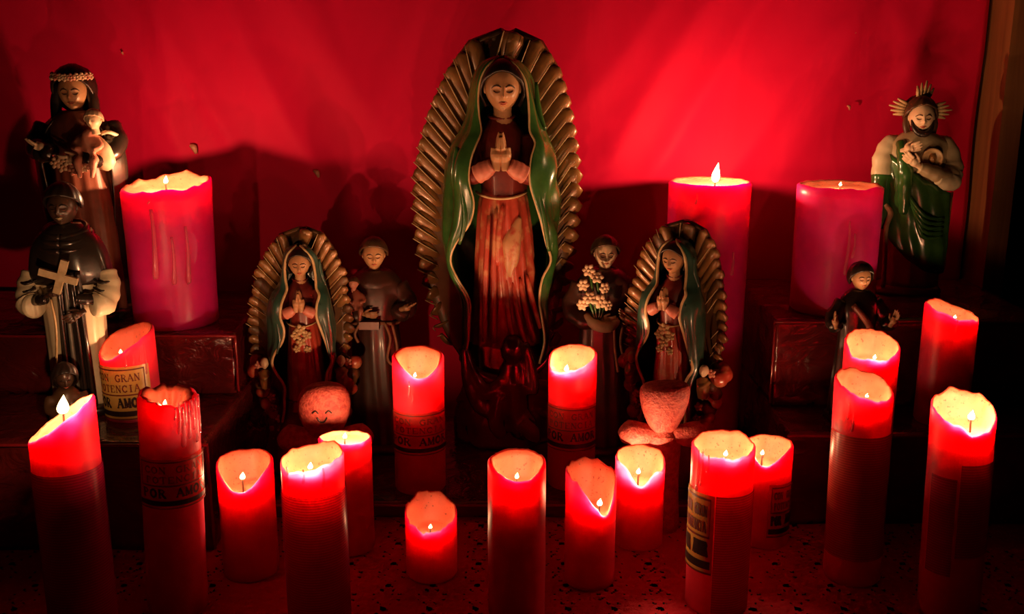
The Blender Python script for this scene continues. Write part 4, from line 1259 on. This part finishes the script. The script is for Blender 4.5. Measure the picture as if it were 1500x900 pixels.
def friar_statue(label, px, Y, z0, ytop, rot, style, group=None):
    x, zt = at(px, ytop, Y)
    k = zt - z0
    root = thing('friar_statue', label, 'statue', (x, Y, z0), rot, group)
    base_block(root, 0.155 * k, 0.135 * k, 0.035 * k, S['hair_brown'])
    robe(root, 'habit', gown_rows(k, [(0.03, 0, 0, .135, .112, 1.2), (0.10, 0, 0, .132, .108, 1.2), (0.30, 0, 0, .120, .100), (0.50, 0, 0, .112, .092, .8), (0.61, 0, 0, .105, .082, .4), (0.66, 0, 0, .112, .085, .4), (0.74, 0, 0, .130, .085, .3), (0.80, 0, 0, .120, .075, .2), (0.84, 0, 0, .070, .058, 0)]),
         S['brown'], 64, 13, 0.075, 1.7, 4, 0.3 + style)
    # rolled hood round the neck
    robe(root, 'hood', gown_rows(k, [(0.775, 0, .004, .118, .085, 0), (0.80, 0, .004, .116, .083, 0), (0.83, 0, .006, .092, .072, 0), (0.85, 0, .008, .062, .056, 0), (0.842, 0, .01, .05, .045, 0)]), S['brown'], 40, 5, 0.04, 1.2, 4, 1.0)
    hc = (0, -0.012 * k, 0.920 * k)
    head(root, hc, 0.135 * k, S['skin_pale'] if style == 1 else S['skin'], turn=0.15 if style == 0 else -0.05, nod=0.05, n=30)
    hair_cap(root, (0, -0.008 * k, 0.925 * k), 0.140 * k, S['hair_brown'], 0.84, 0.88, low=-0.15, fringe=0.55, wave=0.04)
    if style == 0:
        # one arm held out, the other round a small seated child
        sleeve(root, [scaled(k, p) for p in ((0.10, 0, .775), (0.145, -.02, .69), (0.12, -.07, .665), (0.13, -.10, .685))], [.050 * k, .052 * k, .046 * k, .036 * k], S['brown'])
        sleeve(root, [scaled(k, p) for p in ((-0.10, 0, .775), (-0.145, -.02, .69), (-0.10, -.09, .66), (-0.05, -.105, .668))], [.050 * k, .052 * k, .046 * k, .036 * k], S['brown'])
        hand(root, (0.130 * k, -0.105 * k, .688 * k), (0.9, -0.35, 0.35), (0.1, 0, 1), 0.085 * k, S['skin'], 0.25, 1)
        hand(root, (-0.045 * k, -0.108 * k, .668 * k), (0.9, -0.2, -0.1), (0, 1, 0.3), 0.080 * k, S['skin'], 0.4, -1)
        child_figure(root, (-0.070 * k, -0.115 * k, 0.690 * k), 0.150 * k, S['rose'], S['pink_robe'], -0.05, S['hair_brown'])
        put('book', MB().box((-0.06 * k, -0.135 * k, 0.60 * k), (0.03 * k, -0.095 * k, 0.635 * k)), S['pink_robe'], root, False)
        tails = [[(0.05, -.09, .62), (0.075, -.10, .55), (0.060, -.102, .46), (0.085, -.105, .43), (0.105, -.10, .50), (0.085, -.09, .61)], [(-0.06, -.09, .62), (-0.085, -.095, .57), (-0.07, -.10, .53)]]
    else:
        sleeve(root, [scaled(k, p) for p in ((0.10, 0, .775), (0.145, -.02, .68), (0.11, -.08, .64), (0.07, -.115, .645))], [.050 * k, .052 * k, .046 * k, .036 * k], S['brown'])
        sleeve(root, [scaled(k, p) for p in ((-0.10, 0, .775), (-0.145, -.02, .68), (-0.10, -.085, .635), (-0.04, -.11, .64))], [.050 * k, .052 * k, .046 * k, .036 * k], S['brown'])
        hand(root, (0.070 * k, -0.118 * k, .645 * k), (-0.2, -0.6, 0.5), (-0.9, 0, 0.2), 0.085 * k, S['skin_pale'], 0.5, 1)
        hand(root, (-0.035 * k, -0.112 * k, .640 * k), (0.9, -0.2, 0.0), (0, 1, 0.3), 0.085 * k, S['skin_pale'], 0.4, -1)
        # sheaf of lilies and pale folded cloth in the crook of the arm
        st = MB()
        for (a, b, c) in ((-0.085, .86, -.10), (-0.055, .83, -.115), (-0.11, .80, -.10), (-0.03, .79, -.12)):
            st.tube([scaled(k, (-0.05, -.12, .62)), scaled(k, (a * 0.7, -.125, .70)), scaled(k, (a, c, b))], 0.006 * k, 6)
        put('lily_stems', st, S['green'], root)
        for i, (a, b, c, r) in enumerate(((-0.088, .865, -.11, .030), (-0.055, .835, -.125, .030), (-0.112, .80, -.11, .028), (-0.025, .79, -.13, .028), (-0.085, .745, -.135, .032), (-0.045, .735, -.145, .034), (-0.115, .715, -.12, .028), (-0.01, .715, -.14, .026))):
            blossom(root, scaled(k, (a, c, b)), r * k, S['flower'], 6, 'lily', (random.uniform(-.6, .6), -1, random.uniform(0, .8)))
        put('cloth_fold', MB().tube([scaled(k, p) for p in ((-0.10, -.10, .66), (-0.06, -.135, .625), (0.0, -.14, .615), (0.045, -.125, .64))], [.016 * k, .026 * k, .026 * k, .012 * k], 10), S['flower'], root)
        tails = [[(0.075, -.10, .63), (0.06, -.105, .54), (0.075, -.11, .47), (0.105, -.11, .45), (0.125, -.105, .52), (0.10, -.10, .63)], [(0.03, -.10, .61), (0.035, -.115, .5), (0.05, -.12, .4)]]
    rope_belt(root, k, 0.615, 0.112, 0.090, S['rope'], tails)
    return root

friar_statue('brown-robed friar statue with one arm held out and a child on the other', 547, 1.312, Z_STEP, 347, 0.0, 0)
friar_statue('brown-robed friar statue cradling pale lilies', 887, 1.305, Z_STEP, 345, 0.08, 1)

# ---- friar in black cape over an ivory habit, holding a cross
def caped_friar():
    Y, z0 = 1.15, Z_L1
    x, zt = at(89, 268, Y)
    k = zt - z0
    root = thing('caped_friar_statue', 'dark-skinned friar statue in black cape and ivory habit holding a pale cross', 'statue', (x, Y, z0), 0.06)
    base_block(root, 0.155 * k, 0.120 * k, 0.04 * k, S['black'])
    robe(root, 'ivory_habit', gown_rows(k, [(0.035, 0, 0, .125, .095, 1.1), (0.15, 0, 0, .122, .092, 1.1), (0.35, 0, 0, .125, .088), (0.50, 0, 0, .130, .085, .6), (0.62, 0, 0, .128, .08, .4), (0.72, 0, 0, .125, .075, .2), (0.80, 0, 0, .08, .06, 0)]), S['white'], 64, 12, 0.06, 1.7, 4, 0.9)
    # black scapular panel hanging down the front, with deep pleats
    rows = []
    for z, w in ((0.64, .050), (0.55, .052), (0.42, .054), (0.28, .058), (0.15, .062), (0.04, .066)):
        rows.append((z * k, [((-w + 2 * w * i / 8) * k + 0.026 * k, (-0.100 - 0.006 * (i % 2) - 0.010 * (1 - abs(i - 4) / 4)) * k) for i in range(9)]))
    sheet_rows(root, 'scapular', rows, S['black'], 48, 0.008 * k, 0.0, 1.0, 4)
    for i, xx in enumerate((-0.012, 0.015, 0.042, 0.066)):
        put('pleat', MB().tube([scaled(k, (xx, -.114, .60)), scaled(k, (xx + .004 * i, -.118, .35)), scaled(k, (xx * 1.2 + .006, -.116, .06))], [.006 * k, .010 * k, .011 * k], 8), S['black'] if i != 1 else S['silver'], root)
    # short cape over the shoulders, closed in front
    robe(root, 'cape', gown_rows(k, [(0.575, 0, .004, .172, .092, 1), (0.62, 0, .002, .172, .100, 1), (0.70, 0, 0, .158, .100, .7), (0.76, 0, 0, .135, .088, .5), (0.80, 0, 0, .095, .07, .2), (0.83, 0, .004, .060, .052, 0)]), S['black'], 64, 9, 0.05, 1.4, 4, 2.4)
    for (z, rx, ry, t) in ((0.775, .100, .078, .018), (0.80, .082, .066, .018), (0.745, .115, .090, .014)):
        put('hood_roll', MB().tube([(k * rx * math.sin(a), -k * ry * math.cos(a), k * (z - 0.022 * math.cos(a))) for a in [2 * PI * i / 22 for i in range(23)]], t * k, 8, smooth=2), S['black'], root)
    hc = (0.0, -0.008 * k, 0.900 * k)
    head(root, hc, 0.160 * k, S['skin_dark'], turn=0.02, n=34, lipmat=S['cross'], browmat=S['hair'])
    hair_cap(root, (0, -0.002 * k, 0.910 * k), 0.170 * k, S['hair'], 0.82, 0.86, low=-0.2, fringe=0.5, wave=0.05)
    put('collar', MB().tube([(0.042 * k * math.sin(a), -0.042 * k * math.cos(a) - .01 * k, (0.812 - 0.008 * math.cos(a)) * k) for a in [-1.5 + 0.3 * i for i in range(11)]], 0.007 * k, 8, smooth=2), S['white'], root)
    for s in (-1, 1):
        # wide hanging ivory sleeves with dark inner bands
        sleeve(root, [scaled(k, p) for p in ((s * .155, -.01, .62), (s * .168, -.035, .56), (s * .150, -.075, .50), (s * .115, -.105, .495))], [.040 * k, .048 * k, .058 * k, .050 * k], S['white'], flat=1.0)
        for j in range(3):
            a = 0.585 - 0.032 * j
            put('sleeve_stripe', MB().tube([scaled(k, (s * (.118 + .002 * j), -.062 - .018 * j, a + .012)), scaled(k, (s * (.160), -.088 - .012 * j, a)), scaled(k, (s * .205, -.035 - .02 * j, a + .008))], .0055 * k, 7), S['black'], root)
        sleeve(root, [scaled(k, p) for p in ((s * .118, -.10, .52), (s * .085, -.125, .525), (s * .06, -.135, .53))], [.026 * k, .024 * k, .020 * k], S['black'], 'under_sleeve')
    hand(root, scaled(k, (-.055, -.135, .545)), (0.8, -0.3, 0.35), (0.3, 0.9, 0), 0.085 * k, S['skin_dark'], 0.6, -1)
    hand(root, scaled(k, (.085, -.135, .475)), (-0.6, -0.5, -0.3), (-0.3, 0.9, 0), 0.095 * k, S['skin_dark'], 0.5, 1)
    cx = MB()
    cx.bar(scaled(k, (0.045, -.165, .700)), scaled(k, (-0.005, -.160, .560)), .030 * k, .018 * k)
    cx.bar(scaled(k, (-0.065, -.163, .655)), scaled(k, (0.085, -.163, .608)), .030 * k, .0185 * k)
    put('cross', cx, S['cross'], root, False)
    p = put('rosary', MB().tube([scaled(k, q) for q in ((-.04, -.14, .53), (-.035, -.13, .40), (-.055, -.126, .20), (-.06, -.122, .06))], .005 * k, 7), S['gold_line'], root)
    return root
caped_friar()

# ---- flower-crowned saint holding a child
def crowned_saint():
    Y, z0 = 1.30, Z_L2
    x, zt = at(105, 97, Y)
    k = zt - z0
    root = thing('crowned_saint_statue', 'dark-veiled statue with a flower crown carrying a pale child', 'statue', (x, Y, z0), 0.05)
    base_block(root, 0.15 * k, 0.12 * k, 0.04 * k, S['black'])
    robe(root, 'gown', gown_rows(k, [(0.035, 0.01, 0, .135, .105, 1.2), (0.2, 0.01, 0, .130, .10, 1.2), (0.45, 0.01, 0, .122, .092), (0.60, 0.0, 0, .115, .085, .7), (0.70, 0, 0, .115, .08, .3), (0.78, 0, 0, .115, .072, .2), (0.83, 0, 0, .06, .05, 0)]), S['pink_robe'], 72, 17, 0.075, 1.8, 4, 0.2)
    rows = []
    for z, w, yf, yb in ((0.80, .095, -.05, .06), (0.74, .150, -.06, .075), (0.64, .172, -.07, .085), (0.50, .165, -.05, .09), (0.30, .150, -.04, .10), (0.05, .150, -.03, .11)):
        rows.append((z * k, [(-w * .72 * k, yf * k), (-w * k, 0), (-w * .6 * k, yb * k), (0, (yb + .01) * k), (w * .6 * k, yb * k), (w * k, 0), (w * .78 * k, yf * k)]))
    sheet_rows(root, 'cloak', rows, S['black'], 42, .010 * k, .006 * k, 3.0, 4)
    hc = (0.0, -.010 * k, .905 * k)
    head(root, hc, .150 * k, S['skin'], turn=0.1, nod=0.08, n=32)
    hair_cap(root, (0, 0.006 * k, .915 * k), .168 * k, S['hair'], 0.92, 0.95, low=-1.0, fringe=0.55, wave=0.03, name='veil')
    for s in (-1, 1):
        put('hair_lock', MB().tube([scaled(k, (s * .055, 0, .93)), scaled(k, (s * .072, -.005, .87)), scaled(k, (s * .075, -.01, .80)), scaled(k, (s * .085, -.005, .74))], [.018 * k, .022 * k, .022 * k, .012 * k], 9), S['hair'], root)
    for i in range(11):
        a = -PI * 0.95 + i * PI * 0.9 / 10
        blossom(root, scaled(k, (.072 * math.cos(a), -.004 + .070 * math.sin(a), .957 + .006 * abs(math.cos(a)))), .017 * k, S['flower'] if i % 3 else S['rose'], 5, 'crown_flower', (math.cos(a), math.sin(a), .3))
    sleeve(root, [scaled(k, p) for p in ((-.12, 0, .77), (-.145, -.04, .70), (-.10, -.10, .675), (-.06, -.13, .685))], [.045 * k, .050 * k, .044 * k, .034 * k], S['black'])
    sleeve(root, [scaled(k, p) for p in ((.12, 0, .77), (.150, -.04, .70), (.10, -.10, .655), (.05, -.13, .66))], [.045 * k, .050 * k, .044 * k, .034 * k], S['black'])
    put('cuff_band', MB().tube([scaled(k, (.115, -.075, .745)), scaled(k, (.145, -.082, .752)), scaled(k, (.17, -.05, .735))], .008 * k, 8), S['white'], root)
    hand(root, scaled(k, (-.075, -.130, .690)), (-0.9, -0.3, 0.4), (0, 0.3, 1), 0.095 * k, S['skin_pale'], 0.3, -1)
    hand(root, scaled(k, (.045, -.135, .655)), (-0.9, -0.2, -0.1), (0, 0.8, 0.5), 0.095 * k, S['skin_pale'], 0.45, 1)
    child_figure(root, scaled(k, (.072, -.105, .640)), .20 * k, S['skin_pale'], S['rose'], 0.12, S['flower'])
    put('drape_end', MB().tube([scaled(k, p) for p in ((.10, -.10, .735), (.125, -.115, .69), (.130, -.11, .64), (.118, -.10, .61))], [.012 * k, .032 * k, .040 * k, .020 * k], 12, flat=0.5), S['flower'], root)
    for i, (a, b) in enumerate(((-.02, .625), (.02, .612), (.055, .62), (.085, .635), (0.0, .648), (.04, .640), (-.045, .64))):
        blossom(root, scaled(k, (a, -.145, b)), .024 * k, (S['flower'], S['rose'])[i % 2], 5, 'posy_flower')
    return root
crowned_saint()

# ---- bearded statue in green with ray points round the head
def green_saint():
    Y, z0 = 1.362, Z_R2
    x, zt = at(1353, 125, Y)
    k = zt - z0
    root = thing('bearded_saint_statue', 'bearded statue in green wrap with spiked ray halo and round medallion', 'statue', (x, Y, z0), -0.12)
    base_block(root, 0.165 * k, 0.12 * k, 0.035 * k, S['dress'])
    robe(root, 'gown', gown_rows(k, [(0.03, 0.02, 0, .130, .09, 1.2), (0.2, 0.02, 0, .128, .09, 1), (0.40, 0.01, 0, .128, .085), (0.55, 0, 0, .130, .082, .6), (0.66, 0, 0, .140, .08, .4), (0.72, 0, 0, .135, .075, .2), (0.765, 0, 0, .085, .06, 0)]), S['pink_robe'], 64, 11, 0.07, 1.7, 4, 0.6)
    robe(root, 'tunic', gown_rows(k, [(0.50, 0.01, 0, .138, .092, .6), (0.58, 0.01, 0, .148, .096, .6), (0.66, 0.0, 0, .156, .094, .5), (0.73, 0, 0, .145, .084, .3), (0.772, 0, 0, .085, .064, .1), (0.785, 0, 0, .05, .045, 0)]), S['tan'], 64, 9, 0.05, 1.5, 4, 1.9)
    # green wrap: a sweep of cloth from one shoulder across to the other hip, hem slanting down
    rows = []
    for i in range(9):
        t = i / 8
        zl, zr = 0.70 - 0.34 * t, 0.50 - 0.36 * t
        pts = []
        for j in range(9):
            a = -PI * (0.02 + 0.96 * j / 8)
            u = (1 + math.cos(a)) / 2
            pts.append((zl * (1 - u) + zr * u, (-0.165 * (1 - 0.0 * t) * -math.cos(a)), (0.112 - 0.008 * t) * math.sin(a)))
        rows.append(pts)
    V, F = [], []
    n2 = 41
    for i, pts in enumerate(rows):
        line, _ = catmull([Vector((p[1] + 0.012, p[2], p[0])) for p in pts], [0] * 9, 5)
        for j, p in enumerate(line):
            w = 0.007 * math.sin(i * 2.4 + j * 0.22) + 0.005 * math.sin(j * 0.9 + i)
            V.append(scaled(k, (p.x, p.y - w, p.z - 0.10 * math.sin(PI * j / (len(line) - 1)) * (0.3 + 0.7 * i / 8))))
        m = len(line)
    for i in range(8):
        for j in range(m - 1):
            F.append((i * m + j, i * m + j + 1, (i + 1) * m + j + 1, (i + 1) * m + j))
    me = bpy.data.meshes.new('wrap')
    me.from_pydata(V, [], F)
    me = modmesh(me, [('SUBSURF', dict(levels=1)), ('SOLIDIFY', dict(thickness=.012 * k, offset=0.0))])
    link('green_wrap', me, S['green'], root)
    for i in range(5):
        t = i / 4
        put('wrap_fold', MB().tube([scaled(k, (-.10 + .02 * i, -.108, .56 - .10 * t)), scaled(k, (.02, -.132, .40 - .10 * t)), scaled(k, (.13, -.085, .38 - .09 * t))], [.006 * k, .011 * k, .006 * k], 8), S['green'], root)
    # arms: the near one hanging with wide sleeve, the other folded across the chest
    sleeve(root, [scaled(k, p) for p in ((-.085, 0, .745), (-.135, -.01, .725), (-.165, -.03, .65), (-.168, -.05, .56))], [.020 * k, .040 * k, .048 * k, .046 * k], S['white'])
    sleeve(root, [scaled(k, p) for p in ((-.166, -.045, .58), (-.170, -.055, .48), (-.158, -.06, .38), (-.150, -.06, .32))], [.048 * k, .050 * k, .036 * k, .012 * k], S['green'], 'hanging_sleeve')
    sleeve(root, [scaled(k, p) for p in ((-.09, -.05, .735), (-.085, -.095, .68), (-.075, -.115, .60), (-.07, -.11, .50), (-.065, -.105, .40))], [.026 * k, .034 * k, .036 * k, .034 * k, .02 * k], S['green'], 'shoulder_drape')
    sleeve(root, [scaled(k, p) for p in ((.08, 0, .745), (.128, -.01, .72), (.158, -.04, .62), (.12, -.095, .575), (.05, -.125, .60), (-.02, -.135, .625))], [.02 * k, .042 * k, .050 * k, .046 * k, .040 * k, .028 * k], S['tan'])
    sleeve(root, [scaled(k, p) for p in ((.175, -.055, .60), (.135, -.105, .555), (.07, -.130, .575))], [.030 * k, .048 * k, .030 * k], S['white'], 'cuff')
    hand(root, scaled(k, (-.02, -.140, .63)), (-0.8, -0.1, 0.55), (0.3, 1, 0.3), .11 * k, S['skin_pale'], 0.3, 1)
    hand(root, scaled(k, (-.095, -.110, .70)), (0.75, -0.4, 0.3), (0.2, 1, 0), .10 * k, S['skin_pale'], 0.3, -1)
    me = put('medallion', MB().loft([[scaled(k, (.045 + r * math.cos(a), y, .665 + r * math.sin(a))) for a in [2 * PI * i / 24 for i in range(24)]] for (r, y) in ((.048, -.088), (.050, -.106), (.042, -.110), (.038, -.104))]), S['gold_line'], root)
    head(me, scaled(k, (.045, -.104, .665)), .05 * k, S['gold'], n=16, features=False, neck=False, name='medallion_face')
    hc = scaled(k, (0, -.014, .850))
    head(root, hc, .158 * k, S['skin_pale'], turn=-0.05, n=32, lipmat=S['lip'])
    hair_cap(root, scaled(k, (0, .002, .858)), .166 * k, S['hair_brown'], 0.82, 0.88, low=-0.35, fringe=0.62, wave=0.07)
    for s in (-1, 1):
        put('hair_lock', MB().tube([scaled(k, (s * .056, .01, .87)), scaled(k, (s * .066, -.002, .82)), scaled(k, (s * .058, -.012, .775)), scaled(k, (s * .066, -.02, .745))], [.014 * k, .017 * k, .017 * k, .008 * k], 9), S['hair_brown'], root)
    bd = MB()
    bd.tube([Vector(hc) + Vector(scaled(k, p)) for p in ((-.044, -.025, -.005), (-.040, -.040, -.045), (-.016, -.056, -.072), (.016, -.056, -.072), (.040, -.040, -.045), (.044, -.025, -.005))], [.010 * k, .013 * k, .016 * k, .016 * k, .013 * k, .010 * k], 9)
    bd.tube([Vector(hc) + Vector(scaled(k, p)) for p in ((-.024, -.058, -.030), (0, -.064, -.023), (.024, -.058, -.030))], [.003 * k, .005 * k, .003 * k], 6)
    sculpt('beard', bd, S['hair'], root, .006 * k, 2)
    # halo plate with three fans of ray points
    hp = put('halo_plate', MB().loft([[scaled(k, (r * math.cos(a), y, .875 + r * math.sin(a))) for a in [2 * PI * i / 28 for i in range(28)]] for (r, y) in ((.080, .030), (.082, .042))]), S['dress'], root)
    for c0, n in ((82, 5), (168, 5), (4, 5)):
        for i in range(n):
            a = math.radians(c0 + (i - (n - 1) / 2) * 9)
            ln = .148 - .012 * abs(i - (n - 1) / 2)
            p = Vector((math.cos(a), 0, math.sin(a)))
            put('halo_ray', MB().tube([scaled(k, (.055 * p.x, .028, .875 + .055 * p.z)), scaled(k, (.09 * p.x, .022, .875 + .09 * p.z)), scaled(k, (ln * p.x, .024, .875 + ln * p.z))], [.010 * k, .0105 * k, .004 * k], 7, smooth=1), S['gold_line'], hp)
    put('staff', MB().tube([scaled(k, p) for p in ((-.150, -.085, .44), (-.120, -.09, .40), (-.135, -.09, .33), (-.128, -.088, .20), (-.125, -.088, .035))], [.012 * k, .014 * k, .012 * k, .011 * k, .011 * k], 9), S['rope'], root)
    return root
green_saint()

# ---- small dark figure in front of the purple pillar
def small_dark():
    Y, z0 = 1.160, Z_R1
    x, zt = at(1262, 387, Y)
    k = zt - z0
    root = thing('small_dark_statue', 'small dark-robed statue with a pale face before the purple pillar candle', 'statue', (x, Y, z0), 0.1)
    base_block(root, .15 * k, .13 * k, .04 * k, S['black'])
    robe(root, 'robe', gown_rows(k, [(0.03, 0, 0, .14, .115, 1.1), (0.3, 0, 0, .125, .10), (0.55, 0, 0, .11, .085, .6), (0.70, 0, 0, .13, .085, .3), (0.79, 0, 0, .11, .07, .2), (0.84, 0, 0, .06, .05, 0)]), S['black'], 48, 11, .07, 1.6, 4, 0.4)
    head(root, scaled(k, (0, -.01, .915)), .155 * k, S['skin'], n=24)
    hair_cap(root, scaled(k, (0, 0, .925)), .165 * k, S['hair'], .86, .9, low=-.6, fringe=.5)
    for s in (-1, 1):
        sleeve(root, [scaled(k, p) for p in ((s * .10, 0, .76), (s * .17, -.03, .66), (s * .17, -.09, .62))], [.05 * k, .052 * k, .045 * k], S['black'])
        hand(root, scaled(k, (s * .175, -.10, .63)), (s * .35, -.3, 1), (-s, -.3, 0), .12 * k, S['skin'], .25, s)
    put('scarf', MB().tube([scaled(k, p) for p in ((-.07, -.085, .76), (0, -.11, .68), (.05, -.105, .58), (.04, -.11, .40))], [.018 * k, .022 * k, .02 * k, .014 * k], 9), S['pink_robe'], root)
small_dark()

# ---- kneeling brown figurine by the slanted candle
def kneeler():
    Y, z0 = 1.075, Z_L1
    x, zt = at(92, 533, Y)
    k = zt - z0
    root = thing('kneeling_figurine', 'little brown kneeling figurine at the feet of the black-caped friar', 'figurine', (x, Y, z0), 0.5)
    mb = MB()
    mb.tube([scaled(k, p) for p in ((0, .05, .10), (0, .05, .32), (0, 0, .52), (0, -.03, .66))], [.26 * k, .25 * k, .20 * k, .10 * k], 14)
    for s in (-1, 1):
        mb.tube([scaled(k, p) for p in ((s * .10, .02, .22), (s * .14, -.28, .16), (s * .12, -.26, .06), (s * .12, .10, .07))], [.13 * k, .12 * k, .09 * k, .09 * k], 10)
        mb.tube([scaled(k, p) for p in ((s * .20, 0, .54), (s * .24, -.12, .38), (s * .06, -.30, .44))], [.085 * k, .08 * k, .055 * k], 10)
    sculpt('body', mb, S['hair_brown'], root, .03 * k, 3)
    head(root, scaled(k, (0, -.04, .80)), .34 * k, S['skin_dark'], n=22, nod=0.25, browmat=S['hair'])
    hair_cap(root, scaled(k, (0, -.02, .815)), .38 * k, S['hair'], .86, .9, low=-.9, fringe=.45, name='veil')
    base_block(root, .30 * k, .34 * k, .05 * k, S['hair_brown'])
kneeler()

# ---- red clay heart figures
def heart_figure(label, px, Y, z0, yc, wpx, smile, rot):
    x, zc = at(px, yc, Y)
    depth = Y * math.cos(PITCH) + (CAM_H - zc) * math.sin(PITCH)
    w = wpx / FPX * depth / 2
    root = thing('heart_figure', label, 'figurine', (x, Y, z0), rot, 'red clay heart figures')
    c = zc - z0
    rings = []
    prof = ((-1.12, .10, .12), (-1.05, .36, .30), (-.8, .62, .46), (-.4, .86, .58), (0.0, .98, .64), (.35, .99, .66), (.62, .90, .62), (.80, .74, .54), (.90, .54, .40), (.95, .30, .22), (.96, .08, .06))
    if not smile:
        prof = ((-1.12, .10, .12), (-1.05, .32, .28), (-.8, .52, .42), (-.4, .74, .54), (0.0, .90, .62), (.4, .99, .66), (.68, 1.0, .66), (.84, .92, .60), (.90, .74, .50), (.92, .40, .28), (.92, .10, .08))
    for (t, sx, sy) in prof:
        rings.append([(w * sx * math.copysign(abs(math.cos(a)) ** .85, math.cos(a)), w * sy * math.sin(a), c + w * t * (1.10 if smile else 1.12) + .05 * w * sx * math.cos(a)) for a in [2 * PI * i / 40 for i in range(40)]])
    me = MB().loft(rings).mesh('heart')
    fix_normals(me)
    me = modmesh(me, [('SUBSURF', dict(levels=1))])
    for v in me.vertices:
        n = 0.02 * w * noise.noise(v.co * 160) + (0.03 * w * noise.noise(v.co * 420) if not smile else 0)
        v.co += v.co.normalized() * 0 + Vector((0, -abs(n), n * .5))
    ht = link('heart', me, S['clay'], root)
    if smile:
        f = lambda a, b: (w * a, -w * (.66 * math.sqrt(max(.1, 1 - (a / 1.02) ** 2)) + .01) * (1 if b > -.3 else .94), c + w * b)
        for s in (-1, 1):
            put('painted_eye', MB().tube([f(s * .24 - .11, .10), f(s * .24, .20), f(s * .24 + .11, .10)], .028 * w, 6), S['hair'], ht)
        put('painted_smile', MB().tube([f(-.18, -.06), f(-.09, -.20), f(0, -.24), f(.09, -.20), f(.18, -.06)], .028 * w, 6), S['hair'], ht)
    for s in (-1, 1):
        lb = MB().tube([(s * .15 * w, -.06 * w, c - 1.05 * w), (s * .75 * w, -.10 * w, c - 1.10 * w), (s * 1.30 * w, -.02 * w, c - 1.12 * w), (s * 1.72 * w, 0, c - 1.28 * w)], [.30 * w, .44 * w, .56 * w, .22 * w], 14, flat=.7)
        put('side_lobe', lb, S['clay'], root)
    sh = [(0.0, 0, 0, .72 * w, .60 * w), (.08 * w, 0, 0, .76 * w, .62 * w), (.5 * (c - 1.2 * w), 0, 0, .66 * w, .52 * w), (c - 1.35 * w, 0, 0, .70 * w, .52 * w), (c - 1.05 * w, 0, 0, .60 * w, .46 * w), (c - .8 * w, 0, 0, .40 * w, .34 * w)]
    robe(root, 'stem', sh, S['clay'], 36, 5, .05, 1.2, 4)
    return root
heart_figure('smooth red clay heart figure with a painted smiling face', 475, 1.15, Z_STEP, 601, 79, True, 0.05)
heart_figure('cracked red clay heart figure with a worn rough face', 973, 1.098, ZT, 597, 74, False, -0.05)
